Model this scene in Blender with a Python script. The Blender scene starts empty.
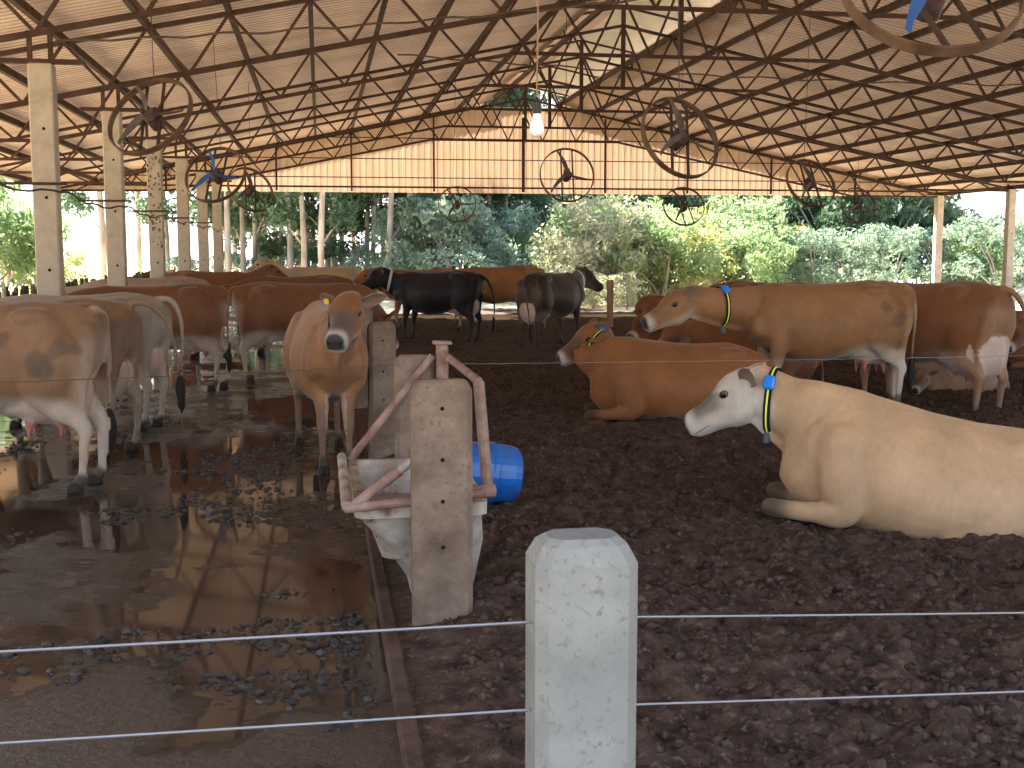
import bpy, bmesh, math, random
import numpy as np
from mathutils import Vector, Matrix, noise
from mathutils.bvhtree import BVHTree
C = bpy.context.scene
COL = C.collection
random.seed(7); RNG = np.random.default_rng(7)
PI = math.pi

# ------------------------------------------------------------------ camera
FPX, CAM_H = 1200.0, 1.6
PITCH = math.radians(6.277); YAW = math.radians(9.037)
cam_d = bpy.data.cameras.new('camera'); cam = bpy.data.objects.new('camera', cam_d); COL.objects.link(cam)
cam_d.sensor_width = 36.0; cam_d.lens = FPX/1024*36.0
cam_d.clip_start = 0.05; cam_d.clip_end = 400
cam.location = (0, 0, CAM_H); cam.rotation_euler = (PI/2-PITCH, 0, -YAW)
C.camera = cam

# ------------------------------------------------------------------ world, sun, exposure
w = bpy.data.worlds.new('sky'); C.world = w; w.use_nodes = True
wn = w.node_tree; wn.nodes.clear()
wo = wn.nodes.new('ShaderNodeOutputWorld'); wb = wn.nodes.new('ShaderNodeBackground')
tc = wn.nodes.new('ShaderNodeTexCoord'); sx = wn.nodes.new('ShaderNodeSeparateXYZ'); cr = wn.nodes.new('ShaderNodeValToRGB')
wn.links.new(tc.outputs['Generated'], sx.inputs[0]); wn.links.new(sx.outputs['Z'], cr.inputs[0])
cr.color_ramp.elements[0].position = 0.0; cr.color_ramp.elements[0].color = (0.95, 0.97, 1.0, 1)
cr.color_ramp.elements[1].position = 0.8; cr.color_ramp.elements[1].color = (0.42, 0.62, 1.0, 1)
wn.links.new(cr.outputs[0], wb.inputs[0]); wb.inputs[1].default_value = 1.2
wn.links.new(wb.outputs[0], wo.inputs[0])
sun_d = bpy.data.lights.new('sun', 'SUN'); sun = bpy.data.objects.new('sun', sun_d); COL.objects.link(sun)
sun_d.energy = 19.0; sun_d.angle = math.radians(1.0); sun_d.color = (1.0, 0.90, 0.74)
SUN_DIR = Vector((-0.52, 0.52, 0.92)).normalized()          # towards the sun
sun.rotation_euler = SUN_DIR.to_track_quat('Z', 'Y').to_euler(); sun.location = (-30, 40, 40)
vs = C.view_settings
vs.view_transform = 'Standard'; vs.look = 'None'; vs.gamma = 1.0; vs.use_curve_mapping = False
vs.exposure = 1.5
C.display_settings.display_device = 'sRGB'

# ------------------------------------------------------------------ helpers
def tag(o, label=None, cat=None, group=None, kind=None):
    if label: o['label'] = label
    if cat: o['category'] = cat
    if group: o['group'] = group
    if kind: o['kind'] = kind
    return o
def empty(name, loc=(0, 0, 0), rz=0.0, parent=None):
    o = bpy.data.objects.new(name, None); COL.objects.link(o)
    o.location = loc; o.rotation_euler = (0, 0, rz); o.empty_display_size = 0.1
    if parent: o.parent = parent
    return o
def copy_tree(o, parent=None):
    c = o.copy(); COL.objects.link(c); c.parent = parent
    for ch in list(o.children): copy_tree(ch, c)
    return c

class MB:
    """collects shapes into one mesh"""
    def __init__(s): s.v = []; s.f = []; s.m = []; s.n = 0
    def add(s, verts, faces, mi=0):
        verts = [tuple(map(float, p)) for p in verts]
        s.v += verts; s.f += [tuple(i+s.n for i in f) for f in faces]; s.m += [mi]*len(faces); s.n += len(verts)
        return s
    def box(s, c, size, mi=0, rot=None, bev=0.0):
        x, y, z = size[0]/2, size[1]/2, size[2]/2
        if bev > 0:
            b = min(bev, x*.9, y*.9, z*.9); pts = []; 
            prof = [(-x+b, -y), (x-b, -y), (x, -y+b), (x, y-b), (x-b, y), (-x+b, y), (-x, y-b), (-x, -y+b)]
            prof2 = [(px*(x-b)/x if abs(px) == x else px*(x-b)/x, py*(y-b)/y) for px, py in prof]
            rings = [(-z, prof2), (-z+b, prof), (z-b, prof), (z, prof2)]
            for zz, pr in rings: pts += [(px, py, zz) for px, py in pr]
            fs = []
            for r in range(3):
                for k in range(8): fs.append((r*8+k, r*8+(k+1) % 8, r*8+8+(k+1) % 8, r*8+8+k))
            fs += [tuple(range(7, -1, -1)), tuple(range(24, 32))]
        else:
            pts = [(-x, -y, -z), (x, -y, -z), (x, y, -z), (-x, y, -z), (-x, -y, z), (x, -y, z), (x, y, z), (-x, y, z)]
            fs = [(3, 2, 1, 0), (4, 5, 6, 7), (0, 1, 5, 4), (1, 2, 6, 5), (2, 3, 7, 6), (3, 0, 4, 7)]
        c = Vector(c)
        P = [(rot @ Vector(p) if rot is not None else Vector(p))+c for p in pts]
        return s.add(P, fs, mi)
    def bar(s, a, b, wd, ht, mi=0, up=(0, 0, 1)):
        a = Vector(a); b = Vector(b); d = (b-a); L = d.length; d.normalize(); up = Vector(up)
        side = d.cross(up)
        if side.length < 1e-4: side = Vector((1, 0, 0))
        side.normalize(); u = side.cross(d)
        R = Matrix((side, d, u)).transposed()
        return s.box((a+b)/2, (wd, L, ht), mi, R)
    def tube(s, pts, rad, n=8, mi=0, cap=True):
        pts = [Vector(p) for p in pts]; m = len(pts)
        if not hasattr(rad, '__len__'): rad = [rad]*m
        prev = None; V = []
        for i, p in enumerate(pts):
            d = (pts[min(i+1, m-1)]-pts[max(i-1, 0)]).normalized()
            if prev is None:
                a = Vector((0, 0, 1)) if abs(d.z) < .9 else Vector((1, 0, 0))
                x = d.cross(a).normalized()
            else:
                x = (prev-d*prev.dot(d)).normalized()
            prev = x; y = d.cross(x)
            for k in range(n):
                t = 2*PI*k/n; V.append(p+x*(math.cos(t)*rad[i])+y*(math.sin(t)*rad[i]))
        F = [(i*n+k, i*n+(k+1) % n, (i+1)*n+(k+1) % n, (i+1)*n+k) for i in range(m-1) for k in range(n)]
        if cap: F += [tuple(range(n-1, -1, -1)), tuple(range((m-1)*n, m*n))]
        return s.add(V, F, mi)
    def lathe(s, prof, n=24, M=None, mi=0, cap=True):
        V = []
        for r, z in prof:
            for k in range(n):
                t = 2*PI*k/n; p = Vector((r*math.cos(t), r*math.sin(t), z)); V.append(M @ p if M is not None else p)
        m = len(prof)
        F = [(i*n+k, i*n+(k+1) % n, (i+1)*n+(k+1) % n, (i+1)*n+k) for i in range(m-1) for k in range(n)]
        if cap: F += [tuple(range(n-1, -1, -1)), tuple(range((m-1)*n, m*n))]
        return s.add(V, F, mi)
    def ball(s, c, r, n=10, mi=0, R=None):
        rr = r if hasattr(r, '__len__') else (r, r, r); V = []; F = []; h = n//2+1
        for i in range(h+1):
            a = PI*i/h
            for k in range(n):
                t = 2*PI*k/n; p = Vector((rr[0]*math.sin(a)*math.cos(t), rr[1]*math.sin(a)*math.sin(t), rr[2]*math.cos(a)))
                if R is not None: p = R @ p
                V.append(p+Vector(c))
        F = [(i*n+k, (i+1)*n+k, (i+1)*n+(k+1) % n, i*n+(k+1) % n) for i in range(h) for k in range(n)]
        return s.add(V, F, mi)
    def build(s, name, mats, parent=None, smooth=False, loc=None):
        me = bpy.data.meshes.new(name); me.from_pydata(s.v, [], s.f)
        for m in (mats if isinstance(mats, (list, tuple)) else [mats]): me.materials.append(m)
        me.polygons.foreach_set('material_index', s.m)
        if smooth: me.polygons.foreach_set('use_smooth', [True]*len(s.f))
        me.update()
        o = bpy.data.objects.new(name, me); COL.objects.link(o)
        if parent: o.parent = parent
        if loc: o.location = loc
        return o

ROOF_C, HALF, SLOPE, EAVE = 7.05, 15.45, .205, 3.66
Y_TR = [14.2+4.55*k for k in range(6)]; Y_G = 41.5
Y_FRONT = Y_TR[0]-3*4.55
# ------------------------------------------------------------------ materials
def mat(name, col, rough=0.7, spec=0.3, metal=0.0):
    m = bpy.data.materials.new(name); m.use_nodes = True
    b = m.node_tree.nodes['Principled BSDF']
    b.inputs['Base Color'].default_value = (*col, 1); b.inputs['Roughness'].default_value = rough
    b.inputs['Specular IOR Level'].default_value = spec; b.inputs['Metallic'].default_value = metal
    return m
def ramp(nt, fac, stops, interp='LINEAR'):
    r = nt.nodes.new('ShaderNodeValToRGB'); r.color_ramp.interpolation = interp
    while len(r.color_ramp.elements) < len(stops): r.color_ramp.elements.new(.5)
    for e, (p, c) in zip(r.color_ramp.elements, stops): e.position = p; e.color = (*c, 1) if len(c) == 3 else c
    nt.links.new(fac, r.inputs[0]); return r.outputs[0]
def noise_tex(nt, scale, detail=4, rough=.55, sc=None, coord='Object', dist=0):
    t = nt.nodes.new('ShaderNodeTexCoord'); n = nt.nodes.new('ShaderNodeTexNoise')
    n.inputs['Scale'].default_value = scale; n.inputs['Detail'].default_value = detail; n.inputs['Roughness'].default_value = rough
    n.inputs['Distortion'].default_value = dist
    src = t.outputs[coord]
    if sc:
        mp = nt.nodes.new('ShaderNodeMapping'); mp.inputs['Scale'].default_value = sc; nt.links.new(src, mp.inputs[0]); src = mp.outputs[0]
    nt.links.new(src, n.inputs['Vector']); return n.outputs['Fac']
def mixc(nt, fac, a, b, mode='MIX'):
    m = nt.nodes.new('ShaderNodeMix'); m.data_type = 'RGBA'; m.blend_type = mode
    for s, v in ((m.inputs[0], fac), (m.inputs[6], a), (m.inputs[7], b)):
        if hasattr(v, 'is_linked') or hasattr(v, 'links'): nt.links.new(v, s)
        elif isinstance(v, (int, float)): s.default_value = v
        else: s.default_value = (*v, 1)
    return m.outputs[2]
def bump(nt, b, h, strength=.4, dist=.02):
    n = nt.nodes.new('ShaderNodeBump'); n.inputs['Strength'].default_value = strength; n.inputs['Distance'].default_value = dist
    nt.links.new(h, n.inputs['Height']); nt.links.new(n.outputs[0], b.inputs['Normal'])
def noisy(name, c1, c2, scale, rough=.8, spec=.25, bs=.3, bd=.01, detail=5, sc=None, c3=None, s3=None, lo=.35, hi=.65, metal=0):
    m = mat(name, c1, rough, spec, metal); nt = m.node_tree; b = nt.nodes['Principled BSDF']
    n = noise_tex(nt, scale, detail, .6, sc); col = ramp(nt, n, [(lo, c1), (hi, c2)])
    if c3 is not None:
        n2 = noise_tex(nt, s3 or scale*4, 4, .6); f = ramp(nt, n2, [(.56, (0, 0, 0)), (.66, (1, 1, 1))]); col = mixc(nt, f, col, c3)
    nt.links.new(col, b.inputs['Base Color'])
    if bs: bump(nt, b, n, bs, bd)
    return m

M = {}
M['bed'] = noisy('compost bedding', (.020, .012, .010), (.080, .050, .038), 9, .9, .25, 1.0, .04, 12, None, (.125, .085, .06), 30)
M['clod'] = noisy('compost clods', (.024, .015, .012), (.10, .066, .05), 14, .9, .2, .9, .02, 8)
M['dung'] = noisy('wet dung lumps', (.018, .016, .015), (.06, .052, .047), 18, .45, .5, .8, .02, 6)
M['earth'] = noisy('dry earth and grass', (.42, .33, .21), (.70, .60, .42), .7, .95, .1, .3, .05, 8, None, (.20, .24, .08), 1.6)
M['concrete'] = noisy('grey concrete', (.095, .066, .048), (.225, .17, .128), 4, .9, .2, .5, .004, 12, None, (.14, .10, .072), 40)
M['concrete_pale'] = noisy('pale concrete', (.145, .152, .145), (.225, .232, .22), 5, .85, .25, .5, .003, 12, None, (.15, .145, .132), 70)
M['concrete_column'] = noisy('cream painted concrete', (.32, .27, .21), (.43, .37, .30), 4, .85, .2, .25, .006, 8, None, (.42, .33, .25), 16)
M['spot'] = mat('dark hole', (.012, .009, .008), .9, .1)
M['stain'] = noisy('manure splashes', (.10, .07, .05), (.16, .11, .08), 20, .9, .1, 0)
M['rust'] = noisy('rusty steel', (.030, .014, .010), (.070, .032, .021), 6, .8, .3, .3, .004)
M['rust_dark'] = noisy('dark rusty steel', (.022, .012, .010), (.055, .026, .018), 6, .75, .3, .3, .004)
M['hoop'] = noisy('rusty fan hoop', (.055, .03, .02), (.14, .08, .052), 5, .75, .3, .3, .004)
M['rust_pipe'] = noisy('rust and grey pipe', (.14, .075, .055), (.28, .20, .165), 9, .7, .3, .4, .004)
M['wire'] = mat('galvanised wire', (.22, .22, .23), .45, .5, .6)
M['wire_dark'] = mat('old dark wire', (.09, .06, .05), .7, .3, .3)
M['tub'] = noisy('dirty white fibreglass', (.40, .385, .34), (.20, .14, .10), 6, .6, .4, .2, .004, 8, None, (.13, .07, .045), 7)
M['blue'] = noisy('blue plastic', (.006, .09, .36), (.010, .13, .46), 5, .35, .5, .15, .004, 5, None, (.05, .08, .20), 8)
M['collar'] = mat('black webbing', (.010, .012, .014), .8, .2)
M['stripe'] = mat('yellow stripe', (.75, .80, .10), .6, .3)
M['tagblue'] = mat('blue plastic tag', (.01, .18, .70), .35, .5)
M['strap_pale'] = mat('pale strap', (.55, .50, .38), .7, .3)
M['buckle'] = mat('dark blue grey weight', (.035, .045, .06), .4, .5)
M['eartag'] = mat('yellow ear tag', (.80, .60, .04), .5, .4)
M['eartag_white'] = mat('white ear tag', (.75, .78, .70), .5, .4)
M['eartag_green'] = mat('green ear tag', (.10, .65, .30), .5, .4)
M['bulb'] = mat('white bulb', (.80, .82, .85), .3, .5)
M['socket'] = mat('black bulb socket', (.02, .018, .017), .6, .4)
M['cord'] = mat('brown lamp cord', (.26, .14, .09), .7, .3)
M['blade_blue'] = mat('blue fan blade', (.015, .07, .24), .5, .4)
M['blade_grey'] = noisy('dusty fan blade', (.05, .04, .045), (.11, .085, .08), 6, .7, .3, .2, .004)
M['motor'] = noisy('rusty motor', (.03, .022, .03), (.075, .04, .035), 7, .7, .4, .3, .01)
M['white_rod'] = mat('white painted rod', (.75, .72, .66), .5, .4)
M['water'] = mat('trough water', (.20, .13, .075), .05, .5)
M['bark'] = noisy('eucalyptus bark', (.22, .18, .15), (.42, .38, .34), 3, .9, .2, .3, .03, 6, (1, 1, .25))
M['wood'] = noisy('weathered wood', (.20, .11, .06), (.34, .22, .14), 8, .9, .2, .3, .01, 6, (1, 1, .2))

# roof sheets: beige, streaked with dust and rust, corrugation shading painted along the ribs
def roof_mat():
    m = mat('dusty roof sheet', (.5, .42, .34), .6, .3); nt = m.node_tree; b = nt.nodes['Principled BSDF']
    n = noise_tex(nt, .6, 6, .6, (.35, 1.4, 1)); c = ramp(nt, n, [(.3, (.55, .39, .28)), (.5, (.72, .55, .42)), (.72, (.84, .69, .56))])
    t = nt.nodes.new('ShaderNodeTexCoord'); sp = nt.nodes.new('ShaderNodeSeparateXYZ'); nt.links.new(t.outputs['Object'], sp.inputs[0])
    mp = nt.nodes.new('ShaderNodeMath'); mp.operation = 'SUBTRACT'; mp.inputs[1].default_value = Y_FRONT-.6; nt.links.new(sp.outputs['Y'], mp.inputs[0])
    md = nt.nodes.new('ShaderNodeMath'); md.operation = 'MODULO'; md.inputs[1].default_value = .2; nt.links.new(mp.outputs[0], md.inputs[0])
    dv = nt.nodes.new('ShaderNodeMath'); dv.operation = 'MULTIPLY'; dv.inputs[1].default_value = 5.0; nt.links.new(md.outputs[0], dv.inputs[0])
    g = ramp(nt, dv.outputs[0], [(0, (.92,)*3), (.33, (.96,)*3), (.41, (.52, .46, .42)), (.47, (1.0,)*3), (.70, (1.0,)*3), (.78, (.58, .52, .48)), (.84, (.92,)*3)])  # dark bands on the rib flanks: shading painted in to bring out the corrugation
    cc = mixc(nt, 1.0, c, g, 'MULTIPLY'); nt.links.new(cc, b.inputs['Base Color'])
    tr = nt.nodes.new('ShaderNodeBsdfTranslucent'); nt.links.new(mixc(nt, .75, cc, (.62, .60, .585)), tr.inputs[0])   # translucency added to brighten the roof underside
    mx = nt.nodes.new('ShaderNodeMixShader'); mx.inputs[0].default_value = .14
    out = nt.nodes['Material Output']; nt.links.new(b.outputs[0], mx.inputs[1]); nt.links.new(tr.outputs[0], mx.inputs[2]); nt.links.new(mx.outputs[0], out.inputs[0])
    return m
M['roof'] = roof_mat()
def gable_mat():
    m = mat('cream wall sheet', (.62, .50, .34), .6, .2); nt = m.node_tree; b = nt.nodes['Principled BSDF']
    n = noise_tex(nt, 1.2, 6, .6, (3, 1, .35)); c = ramp(nt, n, [(.3, (.58, .41, .29)), (.7, (.74, .56, .42))])
    nt.links.new(c, b.inputs['Base Color'])
    tr = nt.nodes.new('ShaderNodeBsdfTranslucent'); nt.links.new(c, tr.inputs[0])
    mx = nt.nodes.new('ShaderNodeMixShader'); mx.inputs[0].default_value = .12
    out = nt.nodes['Material Output']; nt.links.new(b.outputs[0], mx.inputs[1]); nt.links.new(tr.outputs[0], mx.inputs[2]); nt.links.new(mx.outputs[0], out.inputs[0])
    return m
M['gable'] = gable_mat()
M['roof_pale'] = gable_mat(); M['roof_pale'].name = 'pale ridge sheet'
for nd in M['roof_pale'].node_tree.nodes:
    if nd.type == 'VALTORGB': nd.color_ramp.elements[0].color = (.62, .58, .50, 1); nd.color_ramp.elements[1].color = (.74, .70, .62, 1)
def leaf_mat(name, c1, c2, tl=.45):
    m = mat(name, c1, .55, .3); nt = m.node_tree; b = nt.nodes['Principled BSDF']
    n = noise_tex(nt, .9, 3); c = ramp(nt, n, [(.35, c1), (.65, c2)])
    c = mixc(nt, 1.0, c, (.70, .70, .70), 'MULTIPLY'); nt.links.new(c, b.inputs['Base Color'])
    tr = nt.nodes.new('ShaderNodeBsdfTranslucent'); nt.links.new(c, tr.inputs[0])
    mx = nt.nodes.new('ShaderNodeMixShader'); mx.inputs[0].default_value = tl
    out = nt.nodes['Material Output']; nt.links.new(b.outputs[0], mx.inputs[1]); nt.links.new(tr.outputs[0], mx.inputs[2]); nt.links.new(mx.outputs[0], out.inputs[0])
    return m
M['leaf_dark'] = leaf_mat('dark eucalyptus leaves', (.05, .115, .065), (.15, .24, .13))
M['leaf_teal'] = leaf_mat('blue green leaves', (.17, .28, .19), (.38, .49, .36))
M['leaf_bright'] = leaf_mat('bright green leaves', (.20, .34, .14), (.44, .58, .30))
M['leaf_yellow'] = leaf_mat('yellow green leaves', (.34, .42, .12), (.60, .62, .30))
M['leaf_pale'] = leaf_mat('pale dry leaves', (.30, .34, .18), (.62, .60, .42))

# wet alley: puddles between films of mud
def alley_mat():
    m = mat('wet muddy concrete', (.05, .03, .02), .3, .5); nt = m.node_tree; b = nt.nodes['Principled BSDF']
    n = noise_tex(nt, .55, 9, .62, (1, .8, 1), 'Object', .6)
    fine = noise_tex(nt, 22, 8, .7); mid = noise_tex(nt, 3.2, 8, .7, (1, 1.6, 1))
    add = nt.nodes.new('ShaderNodeMath'); add.operation = 'MULTIPLY_ADD'; add.inputs[1].default_value = .45
    nt.links.new(mid, add.inputs[0]); nt.links.new(n, add.inputs[2])
    wa = nt.nodes.new('ShaderNodeAttribute'); wa.attribute_name = 'wet'; sb = nt.nodes.new('ShaderNodeMath'); sb.operation = 'MULTIPLY_ADD'; sb.inputs[1].default_value = -.30
    nt.links.new(wa.outputs['Fac'], sb.inputs[0]); nt.links.new(add.outputs[0], sb.inputs[2]); add = sb
    mask = ramp(nt, add.outputs[0], [(.70, (0, 0, 0)), (.82, (1, 1, 1))])          # 0 puddle, 1 mud
    wetc = ramp(nt, mid, [(.3, (.020, .014, .011)), (.7, (.050, .034, .027))])
    mudc = ramp(nt, fine, [(.3, (.030, .021, .016)), (.7, (.095, .066, .047))])
    nt.links.new(mixc(nt, mask, wetc, mudc), b.inputs['Base Color'])
    r1 = ramp(nt, mask, [(0, (.045,)*3), (1, (.40,)*3)]); nt.links.new(r1, b.inputs['Roughness'])
    mul = nt.nodes.new('ShaderNodeMath'); mul.operation = 'MULTIPLY'; nt.links.new(fine, mul.inputs[0]); nt.links.new(mask, mul.inputs[1])
    ad2 = nt.nodes.new('ShaderNodeMath'); ad2.operation = 'MULTIPLY_ADD'; ad2.inputs[1].default_value = .004; nt.links.new(mid, ad2.inputs[0]); nt.links.new(mul.outputs[0], ad2.inputs[2])
    bump(nt, b, ad2.outputs[0], .85, .035)
    return m
M['alley'] = alley_mat()

def coat_mat():
    m = mat('cow hide', (.4, .2, .1), .62, .25); nt = m.node_tree; b = nt.nodes['Principled BSDF']
    a = nt.nodes.new('ShaderNodeAttribute'); a.attribute_name = 'coat'
    n = noise_tex(nt, 3.0, 5, .6); v = ramp(nt, n, [(.3, (.47,)*3), (.7, (.72,)*3)])
    n2 = noise_tex(nt, 38, 4, .6, (1, 1, .35)); v2 = ramp(nt, n2, [(.3, (.92,)*3), (.7, (1.05,)*3)])
    c = mixc(nt, 1.0, mixc(nt, 1.0, a.outputs['Color'], v, 'MULTIPLY'), v2, 'MULTIPLY')
    hs = nt.nodes.new('ShaderNodeHueSaturation'); hs.inputs['Saturation'].default_value = 1.06; hs.inputs['Value'].default_value = .94; nt.links.new(c, hs.inputs['Color']); c = hs.outputs[0]
    nt.links.new(c, b.inputs['Base Color']); bump(nt, b, n2, .25, .005)
    b.inputs['Sheen Weight'].default_value = .15; b.inputs['Sheen Roughness'].default_value = .4
    return m
M['coat'] = coat_mat()
M['gloss'] = mat('wet dark eye', (.006, .004, .004), .22, .4)

# ================================================================== SETTING
def zt(x): return EAVE+SLOPE*(HALF-abs(x-ROOF_C))            # top chord of a truss
# outside ground
g = MB(); n = 90
for j in range(n+1):
    for i in range(n+1):
        x = -80+180*i/n; y = -70+220*j/n
        z = -.16-(.42*min(1, max(0, (y-34)/5)) if x > -9 else 0)+(.0 if y < 46 else min(1, (y-46)/20)*.35)+.1*noise.noise(Vector((x*.15, y*.15, 0)))*(1 if y > 44 or x > 25 or x < -12 else .2)
        g.v.append((x, y, z))
g.n = len(g.v)
for j in range(n):
    for i in range(n): g.f.append((j*(n+1)+i, j*(n+1)+i+1, (j+1)*(n+1)+i+1, (j+1)*(n+1)+i)); g.m.append(0)
tag(g.build('ground', M['earth'], smooth=True), kind='structure')

# compost bedding, three patches of one surface
def bed_h(x, y):
    v = Vector((x, y, 0))
    h = .07*noise.noise(v*.55)+.055*noise.noise(v*1.7+Vector((5, 1, 0)))
    h += .05*abs(noise.noise(v*4.2+Vector((2, 7, 0))))+.050*abs(noise.noise(v*8.5))+.032*noise.noise(v*16)+.015*noise.noise(v*33)
    h += .05*abs(noise.noise(v*2.3+Vector((9, 3, 0))))
    e = min(1, max(0, (x-.33)/.35)); h = h*e*1.0
    # trampled hollow running past the drum towards the resting cows
    h -= .06*math.exp(-((y-7.9-.25*(x-2))/.5)**2)*(1 if 1 < x < 3 else 0)*e
    return h-.015*(1-e)-.45*min(1, max(0, (y-26)/12))
def bed_patch(x0, x1, y0, y1, d):
    nx = int((x1-x0)/d); ny = int((y1-y0)/d); b = MB()
    for j in range(ny+1):
        y = y0+(y1-y0)*j/ny
        for i in range(nx+1):
            x = x0+(x1-x0)*i/nx; b.v.append((x, y, bed_h(x, y)))
    b.n = len(b.v)
    for j in range(ny):
        for i in range(nx): k = j*(nx+1)+i; b.f.append((k, k+1, k+nx+2, k+nx+1)); b.m.append(0)
    return b
bb = bed_patch(.30, 6.3, 1.2, 9.0, .025)
parts = [bed_patch(.30, 12.3, 9.0, 17.0, .06), bed_patch(.30, 22.8, 17.0, 41.5, .2), bed_patch(6.3, 22.8, 1.2, 9.0, .2), bed_patch(12.3, 22.8, 9.0, 17.0, .2), bed_patch(.30, 22.8, -3.0, 1.2, .2)]
for p in parts: bb.add(p.v, p.f)
tag(bb.build('bedding_floor', M['bed'], smooth=True), kind='structure')
# alley slab
al = MB(); nx, ny = 110, 300
for j in range(ny+1):
    for i in range(nx+1):
        x = -8.6+8.85*i/nx; y = -3+44.5*j/ny
        al.v.append((x, y, -.05))
al.n = len(al.v)
for j in range(ny):
    for i in range(nx): k = j*(nx+1)+i; al.f.append((k, k+1, k+nx+2, k+nx+1)); al.m.append(0)
alo = al.build('alley_floor', M['alley']); tag(alo, kind='structure')
wet = alo.data.attributes.new('wet', 'FLOAT', 'POINT'); W_ = []
for (x, y, z) in al.v:
    k = 0
    for px, py, rx, ry in ((-.15, 5.3, .75, 1.3), (-.75, 7.3, .75, .8), (-1.9, 7.6, 1.0, 1.0), (-.5, 8.6, .7, .7), (-.9, 10.2, .8, 1.0), (-3.0, 9.0, 1.2, 1.4), (-1.1, 9.6, .5, .6)):
        k = max(k, 1-math.hypot((x-px)/rx, (y-py)/ry)+.5*noise.noise(Vector((x*2.2, y*1.6, 0))))
    W_.append(max(0, min(1, k*1.6)) if k > 0 else (-.7*min(1, max(0, (4.7-y)/.6))))
wet.data.foreach_set('value', W_)
kb = MB(); kb.box((.27, 19.25, -.10), (.07, 44.5, .19), bev=.012)
tag(kb.build('curb', noisy('muddy concrete curb', (.04, .026, .02), (.10, .068, .052), 6, .85, .2, .5, .01, 8)), kind='structure')

# roof: corrugated sheets falling to both sides, raised ridge cap
def roof_sheet(x0, x1, zoff, y0, y1):
    b = MB(); pitch = .20; prof = [(0, 0), (.07, 0), (.09, .042), (.14, .042), (.16, 0)]; ys = []
    k = 0
    while y0+k*pitch < y1:
        ys += [(y0+k*pitch+a, h) for a, h in prof]; k += 1
    def R(x): return EAVE+.14+SLOPE*(HALF-abs(x-ROOF_C))+zoff
    for y, h in ys:
        for x in (x0, x1): b.v.append((x, y, R(x)+h))
    for y, h in ys:
        for x in (x0, x1): b.v.append((x, y, R(x)+h+.004))
    m = len(ys); b.n = len(b.v)
    for i in range(m-1):
        a = 2*i; b.f.append((a, a+1, a+3, a+2)); b.f.append((2*m+a, 2*m+a+2, 2*m+a+3, 2*m+a+1)); b.m += [0, 0]
    return b
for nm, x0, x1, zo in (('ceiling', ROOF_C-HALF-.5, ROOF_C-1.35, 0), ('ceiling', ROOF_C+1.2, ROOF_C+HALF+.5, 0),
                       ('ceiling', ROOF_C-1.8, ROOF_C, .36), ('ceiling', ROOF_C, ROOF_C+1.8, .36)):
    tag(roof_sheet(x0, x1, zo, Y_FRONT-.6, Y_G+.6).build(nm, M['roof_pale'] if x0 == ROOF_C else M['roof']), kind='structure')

# gable wall of upright sheets
gw = MB(); pitch = .22; x = ROOF_C-HALF-.3; V = []
while x < ROOF_C+HALF+.3:
    for a, h in ((0, 0), (.09, 0), (.11, .03), (.18, .03), (.20, 0)):
        xx = x+a; top = zt(xx)+.13 if abs(xx-ROOF_C) > 1.62 else zt(ROOF_C-1.62)+.06
        V.append((xx, top, h))
    x += pitch
for xx, top, h in V: gw.v += [(xx, Y_G+.10+h, 3.62), (xx, Y_G+.10+h, top)]
gw.n = len(gw.v)
for i in range(len(V)-1): gw.f.append((2*i, 2*i+2, 2*i+3, 2*i+1)); gw.m.append(0)
gwo = gw.build('wall_back', M['gable']); tag(gwo, kind='structure')

# ================================================================== STEELWORK
def make_truss(at_gable=False):
    root = empty('roof_truss', (0, 0, 0))
    xL, xR = ROOF_C-HALF, ROOF_C+HALF; DEP = .76; FLAT = 5.40
    def zb(x):
        u = abs(x-ROOF_C); z = zt(x)-DEP
        lim = 3.62 if not x < ROOF_C else 3.62
        return max(min(z, FLAT), lim) if u < HALF-.5 else lim-.02+.02
    t = MB()
    for a, b in ((xL-.3, ROOF_C), (ROOF_C, xR+.3)):
        t.bar((a, 0, zt(a)), (b, 0, zt(b)), .07, .065)
    t.build('top_chord', M['rust'], root)
    # bottom chord : kinked line
    u_flat = HALF-((FLAT+DEP-EAVE)/SLOPE); u_low = HALF-((3.62+DEP-EAVE)/SLOPE)
    pts = [(xL, 3.6), (ROOF_C-u_low, 3.62), (ROOF_C-u_flat, FLAT), (ROOF_C+u_flat, FLAT), (ROOF_C+u_low, 3.62), (xR, 3.6)]
    b_ = MB()
    for (a, za), (c, zc) in zip(pts[:-1], pts[1:]): b_.bar((a, 0, za), (c, 0, zc), .07, .065)
    b_.build('bottom_chord', M['rust'], root)
    step = HALF*2/26
    for k in range(26):
        x0 = xL+step*k; x1 = x0+step; xm = (x0+x1)/2
        if k in (12, 13):
            pass
        for a, c in (((x0, zt(x0)), (xm, zb(xm))), ((xm, zb(xm)), (x1, zt(x1)))):
            if abs(a[1]-c[1]) < .09: continue
            m_ = MB(); m_.bar((a[0], 0, a[1]), (c[0], 0, c[1]), .045, .042); m_.build('web_bar', M['rust'], root)
    m_ = MB(); m_.bar((ROOF_C, 0, FLAT-.02), (ROOF_C, 0, zt(ROOF_C)+.42), .09, .09); m_.build('king_post', M['rust_dark'], root)
    for sgn in (-1, 1):
        m_ = MB(); m_.bar((ROOF_C, 0, zt(ROOF_C)+.43), (ROOF_C+sgn*1.75, 0, zt(ROOF_C+1.75)+.43), .05, .05); m_.build('ridge_rafter', M['rust'], root)
        m_ = MB(); m_.bar((ROOF_C+sgn*1.4, 0, zt(ROOF_C+1.4)), (ROOF_C+sgn*1.4, 0, zt(ROOF_C+1.4)+.42), .04, .04); m_.build('ridge_post', M['rust'], root)
    return root
tr0 = make_truss()
tr_grp = 'steel roof trusses'
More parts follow.
